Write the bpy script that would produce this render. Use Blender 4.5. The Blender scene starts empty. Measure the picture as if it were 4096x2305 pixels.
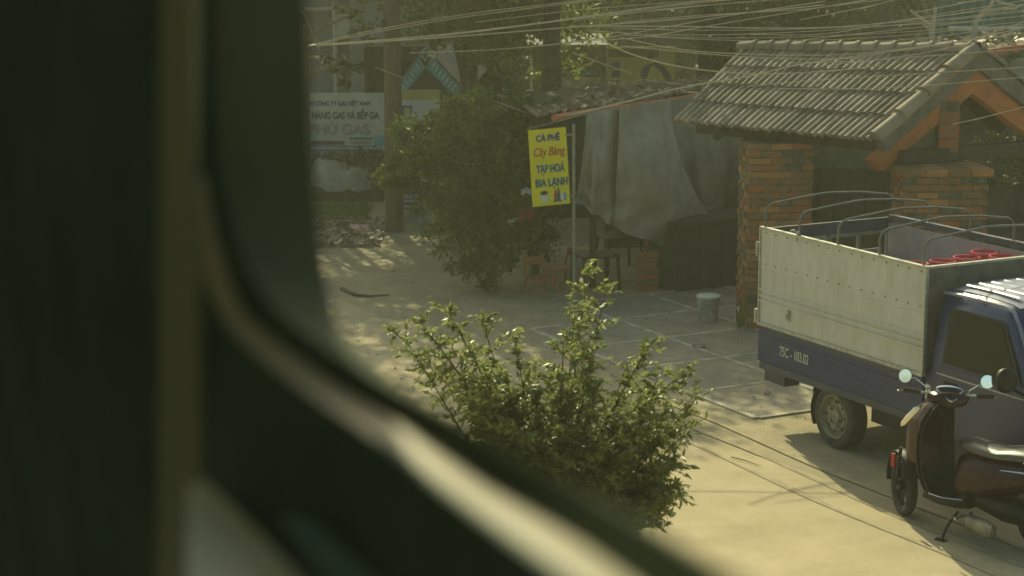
import bpy, math, random
import numpy as np
from mathutils import Vector, Matrix
random.seed(7); rng = np.random.default_rng(7)
S = bpy.context.scene
C = S.collection
PI = math.pi

# ------------------------------------------------------------------ camera
FPX = 7700.0; TH = math.radians(11); HC = 4.42
cd = bpy.data.cameras.new('camera'); cam = bpy.data.objects.new('camera', cd); C.objects.link(cam)
cam.location = (0, 0, HC); cam.rotation_euler = (PI/2 - TH, 0, 0)
cd.sensor_width = 36; cd.lens = FPX/4096*36
cd.clip_start = 0.05; cd.clip_end = 400
cd.dof.use_dof = True; cd.dof.focus_distance = 17.5; cd.dof.aperture_fstop = 5.2
S.camera = cam
# ------------------------------------------------------------------ world, sun, exposure
SUN_EL = math.radians(35); SUN_AZ = math.radians(-12)       # sun stands beyond the scene, slightly to the left
w = bpy.data.worlds.new('World'); S.world = w; w.use_nodes = True
nt = w.node_tree; bg = nt.nodes['Background']
sky = nt.nodes.new('ShaderNodeTexSky'); sky.sky_type = 'NISHITA'; sky.sun_disc = False
sky.sun_elevation = SUN_EL; sky.sun_rotation = SUN_AZ; sky.dust_density = 3.0
nt.links.new(sky.outputs[0], bg.inputs[0]); bg.inputs[1].default_value = 0.13
sd = bpy.data.lights.new('sun', 'SUN'); sd.energy = 3.6; sd.angle = math.radians(0.5); sd.color = (1.0, 0.93, 0.78)
sun = bpy.data.objects.new('sun', sd); C.objects.link(sun)
L = Vector((math.sin(SUN_AZ)*math.cos(SUN_EL), math.cos(SUN_AZ)*math.cos(SUN_EL), math.sin(SUN_EL)))
sun.rotation_euler = L.to_track_quat('Z', 'Y').to_euler(); sun.location = (0, 0, 30)
vs = S.view_settings; vs.view_transform = 'Standard'; vs.look = 'None'; vs.gamma = 1; vs.use_curve_mapping = False
vs.exposure = 0.36
vs.use_white_balance = True; vs.white_balance_temperature = 8300; vs.white_balance_tint = -12
S.cycles.use_denoising = True; S.cycles.filter_width = 1.6; S.cycles.sample_clamp_indirect = 3.0
S.cycles.max_bounces = 7; S.cycles.volume_bounces = 0; S.cycles.transparent_max_bounces = 8

# ------------------------------------------------------------------ photo pixel -> place
def ray(u, v):
    x = (u-2048)/FPX; y = (1152.5-v)/FPX
    return np.array([x, math.cos(TH)+y*math.sin(TH), -math.sin(TH)+y*math.cos(TH)])
def G(u, v, z=0.0):
    d = ray(u, v); t = (z-HC)/d[2]; return d*t+np.array([0, 0, HC])
def P(u, v, Y):
    d = ray(u, v); return d*(Y/d[1])+np.array([0, 0, HC])

# ------------------------------------------------------------------ materials
MATS = {}
def mat(name, col, rough=0.7, metal=0.0, var=0.25, scale=6.0, bump=0.0, bscale=None, col2=None, trans=0.0, spec=0.5, mixlo=0.4, mixhi=0.65, stretch=None):
    m = bpy.data.materials.new(name); m.use_nodes = True; t = m.node_tree; b = t.nodes['Principled BSDF']
    b.inputs['Roughness'].default_value = rough; b.inputs['Metallic'].default_value = metal
    b.inputs['Specular IOR Level'].default_value = spec
    tc = t.nodes.new('ShaderNodeTexCoord'); mp = t.nodes.new('ShaderNodeMapping')
    t.links.new(tc.outputs['Object'], mp.inputs[0])
    if stretch: mp.inputs['Scale'].default_value = stretch
    n = t.nodes.new('ShaderNodeTexNoise'); n.inputs['Scale'].default_value = scale; n.inputs['Detail'].default_value = 6
    n.inputs['Roughness'].default_value = 0.65
    t.links.new(mp.outputs[0], n.inputs['Vector'])
    r = t.nodes.new('ShaderNodeValToRGB'); t.links.new(n.outputs[0], r.inputs[0])
    c2 = col2 if col2 else tuple(min(1, c*(1+var)) for c in col)
    c1 = col if col2 else tuple(c*(1-var) for c in col)
    r.color_ramp.elements[0].position = mixlo; r.color_ramp.elements[1].position = mixhi
    r.color_ramp.elements[0].color = (*c1, 1); r.color_ramp.elements[1].color = (*c2, 1)
    t.links.new(r.outputs[0], b.inputs['Base Color'])
    if bump:
        n2 = t.nodes.new('ShaderNodeTexNoise'); n2.inputs['Scale'].default_value = bscale or scale*6; n2.inputs['Detail'].default_value = 4
        t.links.new(mp.outputs[0], n2.inputs['Vector'])
        bp = t.nodes.new('ShaderNodeBump'); bp.inputs['Strength'].default_value = bump; bp.inputs['Distance'].default_value = 0.02
        t.links.new(n2.outputs[0], bp.inputs['Height']); t.links.new(bp.outputs[0], b.inputs['Normal'])
    if trans:
        tr = t.nodes.new('ShaderNodeBsdfTranslucent'); mx = t.nodes.new('ShaderNodeMixShader'); mx.inputs[0].default_value = trans
        t.links.new(r.outputs[0], tr.inputs[0]); t.links.new(b.outputs[0], mx.inputs[1]); t.links.new(tr.outputs[0], mx.inputs[2])
        t.links.new(mx.outputs[0], t.nodes['Material Output'].inputs[0])
    MATS[name] = m; return m
M_ROAD = mat('sandy_road', (0.35, 0.28, 0.165), 0.95, scale=1.6, bump=0.22, bscale=55, col2=(0.47, 0.385, 0.24), mixlo=0.3, mixhi=0.7)
M_YARD = mat('yard_dirt', (0.27, 0.225, 0.14), 0.95, scale=1.6, bump=0.6, bscale=25, col2=(0.40, 0.33, 0.20), mixlo=0.35, mixhi=0.7)
M_SLAB = mat('concrete_slab', (0.20, 0.185, 0.14), 0.85, scale=1.8, bump=0.35, bscale=40, col2=(0.36, 0.30, 0.20), mixlo=0.38, mixhi=0.68)
M_STRIP = mat('pale_strip', (0.30, 0.27, 0.20), 0.85, col2=(0.58, 0.51, 0.38), scale=5, bump=0.3)
M_DARKSAND = mat('road_streak', (0.30, 0.245, 0.15), 0.95, scale=4, col2=(0.42, 0.345, 0.215), bump=0.4)
M_BRICK = mat('brick_clay', (0.36, 0.115, 0.042), 0.9, scale=11, bump=0.7, bscale=50, col2=(0.22, 0.14, 0.07))
M_BRICK2 = mat('brick_pale', (0.42, 0.19, 0.075), 0.9, scale=7, bump=0.7, bscale=50, col2=(0.25, 0.17, 0.09))
M_BRICK3 = mat('brick_mossy', (0.17, 0.12, 0.06), 0.95, scale=9, bump=0.7, bscale=50, col2=(0.29, 0.13, 0.055))
M_MORTAR = mat('mortar', (0.12, 0.11, 0.075), 0.95, scale=9, bump=0.6, bscale=60, var=0.35)
M_TILE = mat('cement_tile', (0.19, 0.16, 0.115), 0.8, scale=4, bump=0.3, bscale=50, col2=(0.32, 0.265, 0.195), spec=0.4)
M_TILED = mat('cement_tile_dark', (0.11, 0.10, 0.07), 0.85, scale=4, bump=0.3, bscale=50, col2=(0.22, 0.19, 0.135), spec=0.4)  # darker version of the same tile, also on the left ridge end
M_CEMENT = mat('grey_cement', (0.135, 0.13, 0.11), 0.9, scale=5, bump=0.4, var=0.25)
M_ORANGE = mat('orange_paint', (0.36, 0.135, 0.05), 0.8, scale=4, var=0.18, bump=0.15)
M_TIMBER = mat('dark_timber', (0.055, 0.042, 0.028), 0.8, scale=8, stretch=(1, 1, 6))
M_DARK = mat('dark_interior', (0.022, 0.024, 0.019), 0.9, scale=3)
M_DWALL = mat('dim_wall', (0.085, 0.085, 0.065), 0.9, scale=2.0, var=0.4, bump=0.3)
M_GWALL = mat('grey_render_wall', (0.30, 0.29, 0.24), 0.9, scale=3.0, var=0.25, bump=0.3)
M_TEALW = mat('teal_sheet', (0.06, 0.17, 0.17), 0.6, scale=2.0, var=0.3)
M_TARP = mat('grey_tarp', (0.40, 0.375, 0.31), 0.7, scale=2.5, var=0.22, bump=0.25, bscale=12, trans=0.25)
M_TARPD = mat('dark_tarp', (0.24, 0.23, 0.19), 0.75, scale=2.5, var=0.25, bump=0.25, bscale=12, trans=0.1)
M_TARPL = mat('pale_tarp', (0.30, 0.28, 0.235), 0.7, scale=5, var=0.2, bump=0.5, bscale=14)
M_RUST = mat('rusty_sheet', (0.085, 0.055, 0.03), 0.9, scale=5, bump=0.5, col2=(0.14, 0.10, 0.06))
M_REDBEAM = mat('red_oxide_beam', (0.42, 0.14, 0.07), 0.7, scale=7, var=0.25)
M_YEL = mat('yellow_sign', (0.66, 0.60, 0.02), 0.55, var=0.05, scale=3)
M_NAVY = mat('navy_print', (0.02, 0.035, 0.10), 0.6, var=0.1)
M_TEALP = mat('teal_print', (0.01, 0.09, 0.09), 0.6, var=0.1)
M_REDP = mat('red_print', (0.42, 0.03, 0.03), 0.6, var=0.1)
M_PAL = mat('pale_print', (0.55, 0.57, 0.50), 0.6, var=0.1)
M_BANNER = mat('banner_white', (0.42, 0.45, 0.42), 0.7, var=0.1, scale=2)
M_BLUEP = mat('blue_print', (0.03, 0.12, 0.26), 0.6, var=0.2)
M_CYANP = mat('cyan_print', (0.10, 0.32, 0.40), 0.6, var=0.2)
M_PINKP = mat('pink_grey_print', (0.33, 0.22, 0.21), 0.6, var=0.15)
M_YBILL = mat('yellow_billboard', (0.33, 0.31, 0.12), 0.7, var=0.12, scale=2)
M_YWALL = mat('yellow_wall', (0.13, 0.125, 0.04), 0.8, var=0.3, scale=2)
M_STEEL = mat('galvanised', (0.42, 0.42, 0.36), 0.45, metal=0.6, scale=20, var=0.2)
M_POLE = mat('sign_post', (0.22, 0.22, 0.16), 0.6, scale=10, var=0.2)
M_WOODP = mat('weathered_pole', (0.10, 0.078, 0.05), 0.9, scale=6, bump=0.4, stretch=(4, 4, 1))
M_WIRE = mat('cable_sheath', (0.52, 0.43, 0.29), 0.4, scale=3, spec=1.0, var=0.2)  # pale colour stands in for the glint along the cables
M_WPAINT = mat('white_truck_panel', (0.43, 0.41, 0.33), 0.55, scale=3.5, col2=(0.53, 0.515, 0.45), bump=0.08, stretch=(2.5, 1, 0.7), mixlo=0.3, mixhi=0.6)
M_MAUVE = mat('mauve_panel', (0.34, 0.28, 0.29), 0.6, scale=3, var=0.12)
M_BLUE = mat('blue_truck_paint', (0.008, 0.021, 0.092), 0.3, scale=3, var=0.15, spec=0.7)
M_BLUEGLARE = mat('blue_roof_glare', (0.17, 0.20, 0.31), 0.4, scale=5, var=0.3, spec=0.9)  # cab blue lightened for the top, sun glare put into the colour
M_HOOP = mat('hoop_paint', (0.09, 0.09, 0.08), 0.3, scale=6, spec=1.0)
M_FRAME = mat('dark_blue_frame', (0.05, 0.055, 0.08), 0.5, scale=5)
M_RUB = mat('black_rubber', (0.022, 0.022, 0.020), 0.8, scale=12, var=0.4)
M_RUBD = mat('dusty_tyre', (0.05, 0.047, 0.038), 0.9, scale=12, var=0.4)
M_RIM = mat('dirty_rim', (0.26, 0.23, 0.16), 0.6, scale=9, var=0.35)
M_GLASSD = mat('dark_glass', (0.006, 0.008, 0.006), 0.15, scale=2, spec=0.25)
M_CHROME = mat('chrome', (0.75, 0.75, 0.72), 0.12, metal=1.0, var=0.05)
M_MIRROR = mat('mirror_glass', (0.85, 0.87, 0.9), 0.03, metal=1.0, var=0.02)
M_DRED = mat('dark_red_paint', (0.028, 0.003, 0.005), 0.25, scale=3, var=0.2, spec=0.35)
M_BPLAST = mat('black_plastic', (0.011, 0.012, 0.011), 0.5, scale=8, var=0.3, spec=0.3)
M_SEAT = mat('seat_vinyl', (0.055, 0.055, 0.048), 0.38, scale=20, var=0.2, spec=0.8)
M_SILV = mat('silver_muffler', (0.17, 0.16, 0.125), 0.5, metal=0.5, scale=10, var=0.3)
M_PINK = mat('pink_red_collar', (0.52, 0.05, 0.09), 0.4, scale=6, var=0.15)
M_GASB = mat('grey_blue_cylinder', (0.16, 0.17, 0.22), 0.5, scale=5)
M_TANP = mat('tan_plastic', (0.34, 0.13, 0.05), 0.45, scale=5, var=0.2)
M_WHITEP = mat('white_plastic', (0.55, 0.55, 0.48), 0.5, scale=5, var=0.15)
M_BUCKET = mat('dirty_bucket', (0.30, 0.29, 0.22), 0.6, scale=7, var=0.3)
M_BAGP = mat('pink_bag', (0.62, 0.33, 0.32), 0.5, scale=9, var=0.2)
M_HAIR = mat('red_cloth', (0.30, 0.07, 0.05), 0.8, scale=9)
M_LITTER = mat('dry_leaf', (0.20, 0.15, 0.085), 0.6, scale=30, var=0.4, col2=(0.46, 0.40, 0.28), spec=0.6)
M_SOIL_GAP = mat('soil_gap_shade', (0.05, 0.045, 0.028), 0.95, scale=8, bump=0.6, var=0.4)
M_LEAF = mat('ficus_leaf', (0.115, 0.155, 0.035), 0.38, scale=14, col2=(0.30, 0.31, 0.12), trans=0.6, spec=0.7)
M_LEAFY = mat('young_leaf', (0.14, 0.21, 0.03), 0.35, scale=9, var=0.3, trans=0.45, spec=0.7)
M_LEAFB = mat('bush_leaf', (0.07, 0.11, 0.022), 0.5, scale=3, col2=(0.22, 0.27, 0.055), trans=0.55)
M_LEAFD = mat('dark_leaf', (0.035, 0.055, 0.018), 0.6, scale=2, col2=(0.085, 0.105, 0.03), trans=0.3)
M_LEAFT = mat('tree_leaf', (0.06, 0.085, 0.02), 0.45, scale=1.2, col2=(0.15, 0.165, 0.045), trans=0.5)
M_LEAFG = mat('glossy_big_leaf', (0.05, 0.09, 0.02), 0.25, scale=3, col2=(0.20, 0.06, 0.03), trans=0.25, spec=0.8, mixlo=0.5, mixhi=0.72)
M_GRASS = mat('grass_blade', (0.11, 0.19, 0.03), 0.5, scale=9, var=0.3, trans=0.3)
M_BARK = mat('bark', (0.085, 0.07, 0.05), 0.9, scale=10, bump=0.5)
M_BARKL = mat('pale_bark', (0.42, 0.37, 0.28), 0.8, scale=10, var=0.2)
M_FAC = mat('blue_grey_facade', (0.14, 0.165, 0.16), 0.8, scale=1.5, var=0.2)
M_FACL = mat('pale_facade', (0.24, 0.25, 0.23), 0.8, scale=1.5, var=0.15)
M_LEDGE = mat('pale_ledge', (0.42, 0.42, 0.36), 0.7, var=0.15)
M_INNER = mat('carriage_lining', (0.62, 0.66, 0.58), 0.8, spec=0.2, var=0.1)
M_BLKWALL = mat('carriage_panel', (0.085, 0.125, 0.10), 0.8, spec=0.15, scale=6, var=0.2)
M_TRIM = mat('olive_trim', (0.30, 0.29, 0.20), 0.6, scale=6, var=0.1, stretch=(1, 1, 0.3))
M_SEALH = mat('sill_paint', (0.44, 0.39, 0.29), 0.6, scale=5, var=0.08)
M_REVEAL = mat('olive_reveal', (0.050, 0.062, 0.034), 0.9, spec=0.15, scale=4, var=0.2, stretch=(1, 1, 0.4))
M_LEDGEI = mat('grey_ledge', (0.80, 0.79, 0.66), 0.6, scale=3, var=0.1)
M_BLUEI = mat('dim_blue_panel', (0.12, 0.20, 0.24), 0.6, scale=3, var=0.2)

# ------------------------------------------------------------------ mesh builder
class MB:
    def __init__(s): s.v = []; s.f = []
    def add(s, vs, fs):
        b = len(s.v); s.v += [tuple(float(c) for c in p) for p in vs]; s.f += [tuple(i+b for i in f) for f in fs]; return s
    def box(s, x0, y0, z0, x1, y1, z1, M=None):
        vs = [(x, y, z) for z in (z0, z1) for y in (y0, y1) for x in (x0, x1)]
        if M is not None: vs = [tuple(M @ Vector(p)) for p in vs]
        return s.add(vs, [(0,2,3,1),(4,5,7,6),(0,1,5,4),(2,6,7,3),(0,4,6,2),(1,3,7,5)])
    def bar(s, a, b, wd, ht, up=(0, 0, 1)):
        a = Vector(a); b = Vector(b); d = (b-a).normalized(); u = Vector(up)
        r = d.cross(u).normalized(); u = r.cross(d)
        vs = [p+r*i*wd/2+u*j*ht/2 for p in (a, b) for (i, j) in ((-1,-1),(1,-1),(1,1),(-1,1))]
        return s.add(vs, [(0,1,2,3),(7,6,5,4),(0,4,5,1),(1,5,6,2),(2,6,7,3),(3,7,4,0)])
    def tube(s, pts, r, n=8, cap=True):
        pts = [Vector(p) for p in pts]; k = len(pts)
        rs = r if isinstance(r, (list, tuple)) else [r]*k
        base = len(s.v); prev = None; vs = []
        for i, p in enumerate(pts):
            d = (pts[min(i+1, k-1)]-pts[max(i-1, 0)])
            if d.length < 1e-9: d = Vector((0, 0, 1))
            d.normalize()
            if prev is None:
                a = d.cross(Vector((0, 0, 1)));
                if a.length < 0.05: a = d.cross(Vector((1, 0, 0)))
                a.normalize()
            else:
                a = (prev-d*prev.dot(d))
                if a.length < 1e-6: a = d.orthogonal()
                a.normalize()
            prev = a; b = d.cross(a)
            for j in range(n):
                t = 2*PI*j/n; vs.append(p+(a*math.cos(t)+b*math.sin(t))*rs[i])
        fs = []
        for i in range(k-1):
            for j in range(n):
                fs.append((i*n+j, i*n+(j+1) % n, (i+1)*n+(j+1) % n, (i+1)*n+j))
        if cap: fs.append(tuple(range(n-1, -1, -1))); fs.append(tuple((k-1)*n+j for j in range(n)))
        return s.add(vs, fs)
    def lathe(s, prof, n=24, M=None, close=False):
        vs = []; k = len(prof)
        for (r, z) in prof:
            for j in range(n):
                t = 2*PI*j/n; p = Vector((r*math.cos(t), r*math.sin(t), z))
                vs.append(M @ p if M is not None else p)
        fs = [(i*n+j, i*n+(j+1) % n, (i+1)*n+(j+1) % n, (i+1)*n+j) for i in range(k-1) for j in range(n)]
        if close: fs += [((k-1)*n+j, (k-1)*n+(j+1) % n, (j+1) % n, j) for j in range(n)]
        return s.add(vs, fs)
    def grid(s, rows):
        nr = len(rows); nc = len(rows[0]); vs = [p for r in rows for p in r]
        return s.add(vs, [(i*nc+j, i*nc+j+1, (i+1)*nc+j+1, (i+1)*nc+j) for i in range(nr-1) for j in range(nc-1)])
    def prism(s, poly, off):
        """poly: closed 3-D outline, extruded by vector off"""
        n = len(poly); o = Vector(off); vs = [Vector(p) for p in poly]+[Vector(p)+o for p in poly]
        return s.add(vs, [tuple(range(n)), tuple(range(2*n-1, n-1, -1))]+[(i, i+n, (i+1) % n+n, (i+1) % n) for i in range(n)])
    def slabgrid(s, rows, off):
        """a grid with thickness"""
        o = Vector(off); nr = len(rows); nc = len(rows[0])
        b = [[Vector(p)+o for p in r] for r in rows]
        s.grid(rows); s.grid(b[::-1])
        edge = [(i, 0) for i in range(nr)]+[(nr-1, j) for j in range(1, nc)]+[(i, nc-1) for i in range(nr-2, -1, -1)]+[(0, j) for j in range(nc-2, 0, -1)]
        m = len(edge); vs = [rows[i][j] for i, j in edge]+[b[i][j] for i, j in edge]
        return s.add(vs, [(k, (k+1) % m, (k+1) % m+m, k+m) for k in range(m)])

def root_inv(parent):
    r = parent
    while r is not None and r.parent is not None: r = r.parent
    if r is None: return None
    return (Matrix.Translation(r.location) @ r.rotation_euler.to_matrix().to_4x4()).inverted()
def mesh_obj(name, vs, fs, m, parent=None, world=True, smooth=False, origin=None):
    vs = [Vector(p) for p in vs]
    if parent is not None and world:
        Mi = root_inv(parent); vs = [Mi @ p for p in vs]
    me = bpy.data.meshes.new(name)
    if origin is not None: vs = [p-Vector(origin) for p in vs]
    me.from_pydata([tuple(p) for p in vs], [], fs); me.materials.append(m); me.update()
    if smooth:
        me.polygons.foreach_set('use_smooth', [True]*len(me.polygons))
        try: me.set_sharp_from_angle(angle=math.radians(35))
        except Exception: pass
    o = bpy.data.objects.new(name, me); C.objects.link(o)
    if parent is not None: o.parent = parent
    if origin is not None: o.location = origin
    return o
def part(name, mb, m, parent, world=False, smooth=False, label=None, kind=None):
    o = mesh_obj(name, mb.v, mb.f, m, parent, world, smooth)
    if label: o['label'] = label
    if kind: o['kind'] = kind
    return o
def thing(name, label, cat, loc=(0, 0, 0), rotz=0.0, group=None):
    o = bpy.data.objects.new(name, None); C.objects.link(o); o.empty_display_size = 0.1
    o.location = tuple(float(c) for c in loc); o.rotation_euler = (0, 0, rotz); o['label'] = label; o['category'] = cat
    if group: o['group'] = group
    return o
def single(name, mb, m, label, cat, group=None, smooth=False, kind=None, origin=None):
    if origin is None and kind is None:
        a = np.array(mb.v); origin = (float(a[:, 0].mean()), float(a[:, 1].mean()), float(a[:, 2].min()))
    o = mesh_obj(name, mb.v, mb.f, m, None, True, smooth, origin)
    if kind: o['kind'] = kind
    if label: o['label'] = label
    if cat: o['category'] = cat
    if group: o['group'] = group
    return o
def copy_tree(o, parent=None):
    c = o.copy(); C.objects.link(c)
    if parent is not None: c.parent = parent
    for ch in [x for x in bpy.data.objects if x.parent == o and x is not c]:
        copy_tree(ch, c)
    return c

def bevel(o, wd=0.01, seg=2):
    b = o.modifiers.new('edge', 'BEVEL'); b.width = wd; b.segments = seg; b.limit_method = 'ANGLE'; b.angle_limit = math.radians(40)
    return o

def leaf_mesh(cent, nrm, axis, size, wid=0.5):
    """arrays -> rhombic folded leaves, two triangles each"""
    n = len(cent); side = np.cross(nrm, axis); side /= np.linalg.norm(side, axis=1)[:, None]+1e-9
    sz = size[:, None]
    a = cent-axis*sz*0.5; b = cent+axis*sz*0.5
    fold = nrm*sz*0.08
    l = cent+side*sz*wid*0.5+fold-axis*sz*0.08; r = cent-side*sz*wid*0.5+fold-axis*sz*0.08
    v = np.stack([a, r, b, l], 1).reshape(-1, 3)
    i = np.arange(n)*4
    f = np.concatenate([np.stack([i, i+1, i+2], 1), np.stack([i, i+2, i+3], 1)])
    return v, f
def np_obj(name, v, f, m, parent=None, kind=None):
    if parent is not None:
        Mi = np.array(root_inv(parent)); v = v@Mi[:3, :3].T+Mi[:3, 3]
    me = bpy.data.meshes.new(name); me.vertices.add(len(v)); me.vertices.foreach_set('co', v.astype(np.float32).ravel())
    me.loops.add(f.size); me.loops.foreach_set('vertex_index', f.astype(np.int32).ravel())
    me.polygons.add(len(f)); me.polygons.foreach_set('loop_start', np.arange(0, f.size, 3, dtype=np.int32))
    me.polygons.foreach_set('loop_total', np.full(len(f), 3, dtype=np.int32))
    me.materials.append(m); me.update(); me.validate()
    o = bpy.data.objects.new(name, me); C.objects.link(o)
    if parent is not None: o.parent = parent
    if kind: o['kind'] = kind
    return o
def unit(a): return a/(np.linalg.norm(a, axis=1)[:, None]+1e-9)
def blob_leaves(blobs, n, size, wid=0.5, up=0.5, droop=0.3, clumps=None, shell=0.55):
    """leaves gathered in clumps inside ellipsoids; blobs: (cx,cy,cz,rx,ry,rz)"""
    blobs = np.array(blobs, float); vol = np.prod(blobs[:, 3:], axis=1)**(0.8); vol /= vol.sum()
    k = clumps or max(12, n//45)
    bi = rng.choice(len(blobs), k, p=vol); d = unit(rng.normal(size=(k, 3))); rad = (shell+(1-shell)*rng.random(k))[:, None]
    cc = blobs[bi, :3]+d*rad*blobs[bi, 3:]; cr = blobs[bi, 3:].mean(axis=1)*rng.uniform(0.12, 0.30, k)
    ci = rng.integers(0, k, n)
    p = cc[ci]+rng.normal(size=(n, 3))*cr[ci][:, None]*0.6*np.array([1, 1, 0.75])
    nr = unit(rng.normal(size=(n, 3))*0.75+np.array([0, 0, up])); ax = rng.normal(size=(n, 3)); ax[:, 2] -= droop
    ax = unit(ax-nr*(ax*nr).sum(1)[:, None])
    return leaf_mesh(p, nr, ax, size*rng.uniform(0.65, 1.3, n), wid)

# ------------------------------------------------------------------ ground and pavement
TF = Vector((0.467, -0.884, 0)).normalized(); TL = Vector((0.884, 0.467, 0)).normalized(); TB = Vector((2.19, 16.58, 0)); TRZ = math.atan2(TF.y, TF.x)
def T(X, y, z=0.0): return TB+TF*X+TL*y+Vector((0, 0, z))
g = MB(); g.add([(-150, -60, 0), (150, -60, 0), (150, 240, 0), (-150, 240, 0)], [(0, 1, 2, 3)])
single('ground', g, M_YARD, None, None, kind='structure')
# the sunny road: its edge runs beside the truck
g = MB()
edge = [(-9, -1.2), (-6.0, -1.15), (-2.4, -0.95), (-0.6, -0.9), (0.4, -0.75), (1.6, -0.6), (2.8, -0.62), (6, -0.7), (12, -1.0), (20, -1.2)]
g.grid([[T(X, y, 0.004) for X, y in edge], [T(X, -14, 0.004) for X, y in edge]])
single('road', g, M_ROAD, None, None, kind='structure')
for k, (off, wd) in enumerate(((-0.70, 0.10), (-1.0, 0.07), (-0.44, 0.12))):  # narrow wavy strips, a little darker than the road
    g = MB(); rows = []
    xs = np.linspace(-1.0, 6.0, 40)
    rows.append([T(x, off+0.03*math.sin(x*1.7+k), 0.0085+0.0008*k) for x in xs]); rows.append([T(x, off+wd*(0.7+0.4*math.sin(x*3.1+k*2))+0.03*math.sin(x*1.7+k), 0.0085+0.0008*k) for x in xs])
    g.grid(rows); single('road_streak', g, M_DARKSAND, None, None, kind='structure')
pv = bpy.data.objects.new('pavement', None); C.objects.link(pv); pv.location = T(-2, 1); pv['kind'] = 'structure'
xs = [-0.04-1.06*k for k in range(7)]
for i in range(6):
    for j in range(-1, 4):
        y0, y1 = 1.08*j, 1.08*(j+1)
        if j < 0 or i > (3 if j == 0 else 4): continue
        b = MB(); h = 0.010+0.004*random.random(); x1, x0 = xs[i], xs[i+1]
        pts = [T(x0+0.035, y0+0.035, 0), T(x1-0.035, y0+0.035, 0), T(x1-0.035, y1-0.035, 0), T(x0+0.035, y1-0.035, 0)]
        b.prism([(p.x, p.y, h+0.004*random.random()) for p in pts], (0, 0, -0.012))
        part('paving_slab', b, M_SLAB, pv, world=True)
for j in range(0, 4):
    b = MB(); xa = xs[4] if j == 0 else xs[5]; xb = xs[0]
    b.prism([T(xa, 1.08*j-0.028, 0.0175), T(xb, 1.08*j-0.028, 0.0175), T(xb, 1.08*j+0.028, 0.0175), T(xa, 1.08*j+0.028, 0.0175)], (0, 0, -0.015))
    part('divider_strip', b, M_STRIP, pv, world=True)
for i in range(0, 7):
    for j in range(-1, 4):
        if j < 0 or i > (4 if j == 0 else 5): continue
        b = MB(); b.prism([T(xs[i]-0.027, 1.08*j+0.03, 0.0165), T(xs[i]+0.027, 1.08*j+0.03, 0.0165), T(xs[i]+0.027, 1.08*(j+1)-0.03, 0.0165), T(xs[i]-0.027, 1.08*(j+1)-0.03, 0.0165)], (0, 0, -0.015))
        part('divider_strip', b, M_STRIP, pv, world=True)

# ------------------------------------------------------------------ brick gate
def brick_block(root, org, ax, wd, dp, z0, z1, course=0.075, skip=None):
    """a pier of single bricks round a mortar core; ax is the direction of its front face"""
    ax = Vector(ax).normalized(); ay = Vector((-ax.y, ax.x, 0)); o = Vector(org)
    R = Matrix((( ax.x, ay.x, 0, o.x), (ax.y, ay.y, 0, o.y), (0, 0, 1, 0), (0, 0, 0, 1)))
    c = MB(); c.box(0.012, 0.012, z0, wd-0.012, dp-0.012, z1, R); part('mortar_core', c, M_MORTAR, root, world=True)
    nz = int(round((z1-z0)/course)); shared = {}
    for k in range(nz):
        z = z0+k*course; off = 0.115*(k % 2)
        for face in (0, 1):
            length = wd if face == 0 else dp; x = -off if face == 0 else -(0.115-off)
            while x < length-0.02:
                a = max(0.0, x); b = min(length, x+0.222); x += 0.232
                if b-a < 0.05: continue
                pr_ = random.uniform(-0.004, 0.008)
                q = MB(); j = [random.uniform(-0.004, 0.004) for _ in range(4)]
                if face == 0: q.box(a+j[0], -pr_, z+0.006, b+j[1], 0.05, z+course-0.008+j[2], R)
                else: q.box(-pr_, a+0.055, z+0.006, 0.05, b+j[1], z+course-0.008+j[2], R)
                ob = part('brick', q, random.choice([M_BRICK, M_BRICK, M_BRICK2, M_BRICK3, M_BRICK3, M_BRICK3, M_MORTAR]), root, world=True)
gate_l = thing('brick_gate_pillar', 'left brick pillar of the tiled gate, behind the rear corner of the blue truck', 'pillar', G(2990, 1330), group='brick pillars of the gate')
brick_block(gate_l, (2.53, 20.35, 0), (0.99, 0.12, 0), 0.70, 0.5, 0, 2.02)
gate_r = thing('brick_gate_pillar', 'right brick pillar standing under the orange gable of the gate', 'pillar', (3.9, 19.2, 0), group='brick pillars of the gate')
brick_block(gate_r, (3.99, 19.35, 0), (0.995, 0.06, 0), 0.86, 0.6, 0, 1.80)
q = MB(); R = Matrix(((0.995, -0.06, 0, 3.96), (0.06, 0.995, 0, 19.32), (0, 0, 1, 0), (0, 0, 0, 1)))
for k in range(4):
    q = MB(); q.box(k*0.235, 0, 1.806, k*0.235+0.225, 0.66, 1.875, R); part('cap_brick', q, M_BRICK2 if k % 2 else M_BRICK3, gate_r, world=True)

R1 = Vector(P(3885, 197, 20.2)); R2 = Vector(P(2960, 188, 21.9)); E1 = Vector(P(3500, 552, 19.6)); E2 = Vector(P(2688, 474, 21.3))
groof = thing('gate_roof', 'grey barrel tiled gable roof over the brick gate', 'roof', (R1+R2)*0.5-Vector((0, 0, 0.9)))
dR = (R2-R1); nrm = (E1-R1).cross(dR).normalized()
if nrm.z < 0: nrm = -nrm
E3 = R1+Vector((1.15, 0.60, -0.86)); E4 = R2+Vector((1.15, 0.60, -0.86))
def roofpt(s, t, h=0.0): return R1.lerp(R2, s).lerp(E1.lerp(E2, s), t)+nrm*h
b = MB(); b.slabgrid([[roofpt(s, t, -0.02) for s in np.linspace(0, 1, 5)] for t in (0, 0.5, 1)], nrm*-0.035); part('roof_board', b, M_SOIL_GAP, groof, world=True)  # board kept near-black, paints the shade between the tile rolls
n3 = (E3-R1).cross(dR).normalized(); n3 = n3 if n3.z > 0 else -n3
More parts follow.
